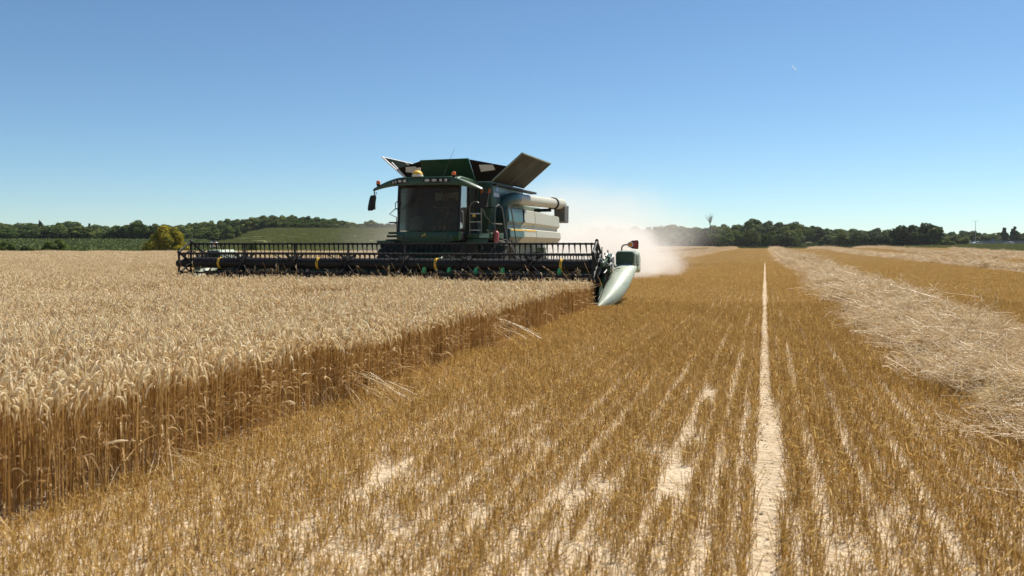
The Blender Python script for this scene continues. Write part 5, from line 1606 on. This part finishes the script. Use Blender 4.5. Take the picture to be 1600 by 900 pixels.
for s in (-1, 1):
    ear = jv(s * .088, .0, 3.14, .014, hd)
    sh = jv(s * .17, .02, 2.93, .065, upc); el = jv(s * .235, -.14, 2.70, .045, sh); wr = jv(s * .17, -.40, 2.72, .028, el); pm = jv(s * .165, -.475, 2.735, (.038, .016), wr)
    for k in range(4):
        f1 = jv(s * (.165 + (k - 1.5) * .019), -.53, 2.765 - abs(k - 1.5) * .002, .0095, pm); f2 = jv(s * (.165 + (k - 1.5) * .019), -.555 + .004 * k, 2.742, .0085, f1); jv(s * (.165 + (k - 1.5) * .019), -.535, 2.715, .008, f2)
    t1 = jv(s * .125, -.485, 2.725, .010, pm); jv(s * .115, -.52, 2.715, .0085, t1)
    hp = jv(s * .10, -.04, 2.51, .09, pel); kn = jv(s * .17, -.44, 2.50, .065, hp); an = jv(s * .17, -.50, 2.10, .042, kn); jv(s * .17, -.52, 2.03, .045, an); jv(s * .175, -.66, 2.02, .035, len(V_) - 1)
drv = skin_body("person", V_, E_, R_, SKINM)
tag(drv, "driver in a dark shirt sitting at the wheel inside the combine cab", "person")
sv = [V_[i] for i in (pel, wst, chs, upc)]; base_ = 4
SV = [(DX, DV, 2.50), (DX, DV + .02, 2.68), (DX, DV + .03, 2.84), (DX, DV + .02, 2.965)]; SE = [(0, 1), (1, 2), (2, 3)]; SR = [(.175, .145), (.16, .125), (.185, .135), (.13, .10)]
for s in (-1, 1):
    i = len(SV); SV += [(DX + s * .18, DV + .02, 2.93), (DX + s * .235, DV - .14, 2.70), (DX + s * .20, DV - .29, 2.712)]; SR += [.078, .058, .05]; SE += [(3, i), (i, i + 1), (i + 1, i + 2)]
skin_body("shirt", SV, SE, SR, SHIRT, drv)
SV = [(DX, DV, 2.54)]; SE = []; SR = [(.178, .15)]
for s in (-1, 1):
    i = len(SV); SV += [(DX + s * .10, DV - .04, 2.51), (DX + s * .17, DV - .44, 2.50), (DX + s * .17, DV - .50, 2.12)]; SR += [.10, .078, .058]; SE += [(0, i), (i, i + 1), (i + 1, i + 2)]
skin_body("trousers", SV, SE, SR, TROUS, drv)
m = MB(); m.ball((DX, DV + .012, 3.185), .092, .108, .075, 16, 8); hr = m.build("hair", HAIR, drv)
for s in (-1, 1):
    m = MB(); m.ball((DX + s * .032, DV - .102, 3.155), .012, .008, .009, 8, 6); m.build("eye", WHITE, drv)
m = MB(); m.tube([(DX - .025, DV - .085, 3.085), (DX, DV - .092, 3.083), (DX + .025, DV - .085, 3.085)], .006, 6); m.build("mouth", paint("lips", (.30, .11, .09), .5, dirt=0), drv)

# ================================================================== far edge: cars, fence, sign, lamp post, aircraft
CARW = paint("white_car_paint", (.78, .78, .76), .2, dirt=.08, coat=.5)
CARG = paint("silver_car_paint", (.45, .46, .47), .25, metal=.5, dirt=.08)
CGLASS = paint("car_glass", (.015, .02, .025), .06, dirt=.05)
def car(px, Y, heading, mat, van, label):
    u, v = at_px(px, Y); z = CAM_H + (381 - 383.4) * Y / 1350
    t = tag(empty("parked_car", (u, v, z), heading), label, "car", "cars parked along the grey fence")
    g = float(terr(u, v)); t.location.z = g + .02
    def local(mb, name, mt, par, bevel=0.0):
        o = mb.build(name, mt, None, bevel); o.parent = par; return o
    if van: prof = [(-2.3, .35), (2.3, .35), (2.35, .8), (2.2, 1.05), (1.75, 1.15), (1.2, 1.85), (.9, 1.95), (-2.15, 1.95), (-2.3, 1.7)]
    else: prof = [(-2.1, .32), (2.1, .32), (2.15, .65), (1.95, .85), (1.0, .95), (.35, 1.40), (-1.1, 1.45), (-1.85, 1.05), (-2.12, .95)]
    m = MB(); m.prism(prof, 'y', -.88, .88); body = local(m, "body", mat, t, .10)
    if van: wins = [[(1.62, 1.18), (1.18, 1.76), (.45, 1.80), (.45, 1.18)], [(.35, 1.18), (.35, 1.80), (-.6, 1.80), (-.6, 1.18)]]
    else: wins = [[(.9, .98), (.36, 1.33), (-.3, 1.36), (-.3, .98)], [(-.38, .98), (-.38, 1.36), (-1.05, 1.37), (-1.5, 1.02)]]
    for s in (-1, 1):
        for w in wins:
            m = MB(); m.prism(w, 'y', s * .875, s * .895); local(m, "window", CGLASS, t)
    a, b = ((1.70, 1.2), (1.22, 1.82)) if van else ((.97, .99), (.40, 1.37))
    m = MB(); m.plate([(a[0] + .03, -.72, a[1]), (a[0] + .03, .72, a[1]), (b[0] + .03, .64, b[1]), (b[0] + .03, -.64, b[1])], .02); local(m, "windscreen", CGLASS, t)
    for sx in (-1.35, 1.35):
        for s in (-1, 1):
            m = MB(); m.lathe([(-.1, .2), (-.1, .3), (-.07, .32), (.07, .32), (.1, .3), (.1, .2)], (sx, s * .80, .32), 'y', 20); w = local(m, "wheel", RUBBER, t)
            m = MB(); m.lathe([(-.105, .01), (-.105, .2), (.105, .2), (.105, .01)], (sx, s * .80, .32), 'y', 16); local(m, "rim", STEEL, w)
    for s in (-1, 1):
        m = MB(); m.ball((2.1, s * .62, .72 if not van else .92), .08, .14, .07, 10, 6); local(m, "headlight", LENS, t)
car(1512, 385, R(-8), CARW, True, "white van parked beside the rounded green tree at the wood's end")
car(1528, 385, R(5), CARW, False, "low white car parked next to the white van")
car(1576, 385, R(170), CARW, False, "white car parked in front of the grey fence below the poplars")
car(1503, 392, R(20), CARG, False, "silver car half hidden behind the white van")

def far_fence():
    a = at_px(1518, 390); b = at_px(1660, 390)
    A = Vector((*a, 0)); B = Vector((*b, 0)); d = (B - A); L = d.length; d.normalize(); n = int(L / 2.5)
    root = tag(empty("fence", (A.x, A.y, 0)), "long grey panel fence behind the parked cars", "fence")
    FG = paint("fence_sheet", (.17, .19, .21), .6, dirt=.2)
    for k in range(n):
        p, q = A + d * (2.5 * k + .05), A + d * (2.5 * k + 2.45)
        zp = float(terr(p.x, p.y))
        m = MB(); m.plate([(p.x, p.y, zp + .1), (q.x, q.y, zp + .1), (q.x, q.y, zp + 1.9), (p.x, p.y, zp + 1.9)], .05); m.build("fence_panel", FG, root)
        m = MB(); m.box(p.x - .09, p.x - .01, p.y - .05, p.y + .05, zp - .2, zp + 2.0); m.build("fence_post", GREY, root)
far_fence()
u, v = at_px(1550.5, 389); z = float(terr(u, v))
sg = tag(empty("road_sign", (u, v, z)), "small plain blue board standing against the grey fence", "sign")
m = MB(); m.box(u - .6, u + .6, v - .06, v - .02, z + 1.4, z + 2.6); m.build("board", paint("blue_board", (.10, .17, .30), .5), sg, .02)
for s in (-1, 1):
    m = MB(); m.tube([(u + s * .45, v, z - .2), (u + s * .45, v, z + 2.5)], .04, 8); m.build("post", GREY, sg)

u, v = at_px(1524.3, 410); z = float(terr(u, v)); zt = CAM_H + (381 - 345.5) * 410 / 1350
lp = tag(empty("street_lamp", (u, v, z)), "tall thin double-armed lamp post standing above the trees behind the cars", "street lamp")
m = MB(); m.tube([(u, v, z - .3), (u, v, zt)], [.13, .08], 10); m.build("post", paint("galvanised", (.35, .36, .37), .5, metal=.3), lp)
for s in (-1, 1):
    du, dv = CT * s, ST * s
    m = MB(); m.tube([(u, v, zt - .1), (u + du * .7, v + dv * .7, zt + .08), (u + du * 1.2, v + dv * 1.2, zt + .1)], [.06, .05, .05], 8); arm = m.build("arm", GREY, lp)
    m = MB(); m.ball((u + du * 1.35, v + dv * 1.35, zt + .09), .36, .24, .08, 12, 6); m.build("lamp_head", GREY, arm)

# aircraft high up, catching the sun
Yp = 6000.0
u, v = at_px(1241.5, Yp); zp = CAM_H + (381 - 106.5) * Yp / 1350
pl = tag(empty("aircraft", (u, v, zp), R(40)), "tiny white aircraft high in the clear blue sky", "aircraft")
pl.rotation_euler = (R(-20), R(-50), R(150))
def loc_build(mb, name, mt, par):
    o = mb.build(name, mt, None); o.parent = par; return o
m = MB(); m.tube([(-17, 0, 0), (-12, 0, 0), (12, 0, 0), (16, 0, .3), (19, 0, .8)], [.3, 2.0, 2.0, 1.2, .3], 14); loc_build(m, "fuselage", CARW, pl)
for s in (-1, 1):
    m = MB(); m.plate([(-3, s * 1.5, -.4), (3, s * 1.5, -.4), (7, s * 17, .6), (5, s * 17, .6)], .5); loc_build(m, "wing", CARW, pl)
    m = MB(); m.plate([(15, s * .8, .8), (18, s * .8, .8), (19.5, s * 6, 1.2), (18, s * 6, 1.2)], .3); loc_build(m, "tailplane", CARW, pl)
m = MB(); m.plate([(14, 0, 1.5), (18, 0, 1.5), (20, 0, 7), (18, 0, 7)], .3); loc_build(m, "fin", CARW, pl)

tm, tnt, tout = new_mat("ice_trail")
tb = tnt.nodes.new("ShaderNodeBsdfTranslucent"); tb.inputs[0].default_value = (.95, .95, .95, 1)
tnt.links.new(tb.outputs[0], tout.inputs[0])
m = MB(); m.tube([(-30, 0, 0), (-12, 0, 0), (10, 0, .0), (40, 0, -.5), (62, 0, -1)], [.4, 5.0, 4.2, 2.2, .4], 12)
tr = loc_build(m, "vapour_trail", tm, None); tr.location = (u + 3, v + 22, zp + 2); tr.rotation_euler = pl.rotation_euler
tr.scale = (.6, .6, .6); pl.scale = (.6, .6, .6)
tag(tr, "short white vapour trail right behind the tiny aircraft", "vapour trail", kind="stuff")

# ================================================================== dust thrown up behind the combine
def dust(name, loc, size, dens, label, seed, scale, aniso=0.2, noise_lo=.34, sharp=1.35):
    m = bpy.data.materials.new(name); m.use_nodes = True
    nt = m.node_tree; nt.nodes.clear()
    out = nt.nodes.new("ShaderNodeOutputMaterial")
    pv = nt.nodes.new("ShaderNodeVolumePrincipled")
    pv.inputs["Color"].default_value = (.90, .865, .815, 1)
    pv.inputs["Anisotropy"].default_value = aniso
    tc = nt.nodes.new("ShaderNodeTexCoord")
    ln = nt.nodes.new("ShaderNodeVectorMath"); ln.operation = 'LENGTH'
    nt.links.new(tc.outputs["Object"], ln.inputs[0])
    mr = nt.nodes.new("ShaderNodeMapRange"); mr.interpolation_type = 'SMOOTHSTEP'
    mr.inputs["From Min"].default_value = 1.0; mr.inputs["From Max"].default_value = .35; mr.inputs["To Min"].default_value = 0; mr.inputs["To Max"].default_value = 1
    geo = nt.nodes.new("ShaderNodeNewGeometry")
    nz = nt.nodes.new("ShaderNodeTexNoise"); nz.inputs["Scale"].default_value = scale; nz.inputs["Detail"].default_value = 7; nz.inputs["Roughness"].default_value = .62
    off = nt.nodes.new("ShaderNodeVectorMath"); off.operation = 'ADD'; off.inputs[1].default_value = (seed, seed * 2, 0)
    nt.links.new(geo.outputs["Position"], off.inputs[0]); nt.links.new(off.outputs[0], nz.inputs["Vector"])
    # the edge of the cloud is pushed in and out by the noise
    ad = nt.nodes.new("ShaderNodeMath"); ad.operation = 'MULTIPLY_ADD'; ad.inputs[1].default_value = -.75 * sharp; ad.inputs[2].default_value = .375 * sharp
    nt.links.new(nz.outputs["Fac"], ad.inputs[0])
    sm_ = nt.nodes.new("ShaderNodeMath"); sm_.operation = 'ADD'
    nt.links.new(ln.outputs["Value"], sm_.inputs[0]); nt.links.new(ad.outputs[0], sm_.inputs[1])
    nt.links.new(sm_.outputs[0], mr.inputs["Value"])
    r2 = nt.nodes.new("ShaderNodeMapRange"); r2.inputs["From Min"].default_value = noise_lo; r2.inputs["From Max"].default_value = .7
    r2.inputs["To Min"].default_value = .25
    nt.links.new(nz.outputs["Fac"], r2.inputs["Value"])
    mu = nt.nodes.new("ShaderNodeMath"); mu.operation = 'MULTIPLY'
    nt.links.new(mr.outputs[0], mu.inputs[0]); nt.links.new(r2.outputs[0], mu.inputs[1])
    m2 = nt.nodes.new("ShaderNodeMath"); m2.operation = 'MULTIPLY'; m2.inputs[1].default_value = dens
    nt.links.new(mu.outputs[0], m2.inputs[0]); nt.links.new(m2.outputs[0], pv.inputs["Density"])
    nt.links.new(pv.outputs[0], out.inputs["Volume"])
    mb = MB(); mb.ball((0, 0, 0), 1.18, 1.18, 1.18, 24, 14)
    o = mb.build(name, m); o.location = loc; o.scale = size
    tag(o, label, "dust", kind="stuff")
dust("dust_cloud", (-7.9, 42.5, 0.7), (4.2, 7.2, 2.3), 1.05, "pale beige dust cloud billowing over the stubble behind the combine", 3.0, .6)
dust("dust_haze", (-9.5, 48.0, 2.2), (8.0, 13.0, 3.4), .085, "thin haze of dust drifting up around the back of the combine", 9.0, .18)
dust("dust_haze", (-16.0, 44.0, 1.5), (6.0, 11.0, 3.0), .045, "thin veil of dust over the meadow beside the cab", 17.0, .15)

# ================================================================== thin summer haze
hz_, hnt, hout = new_mat("haze_air")
hv = hnt.nodes.new("ShaderNodeVolumePrincipled")
hv.inputs["Color"].default_value = (.86, .93, 1.0, 1)
hv.inputs["Density"].default_value = 0.00007
hv.inputs["Anisotropy"].default_value = 0.3
hnt.links.new(hv.outputs[0], hout.inputs["Volume"])
m = MB(); m.box(-700, 700, -120, 800, -1.6, 40.0)
tag(m.build("haze", hz_, smooth=False), "thin pale haze in the air over the whole field", "haze", kind="stuff")
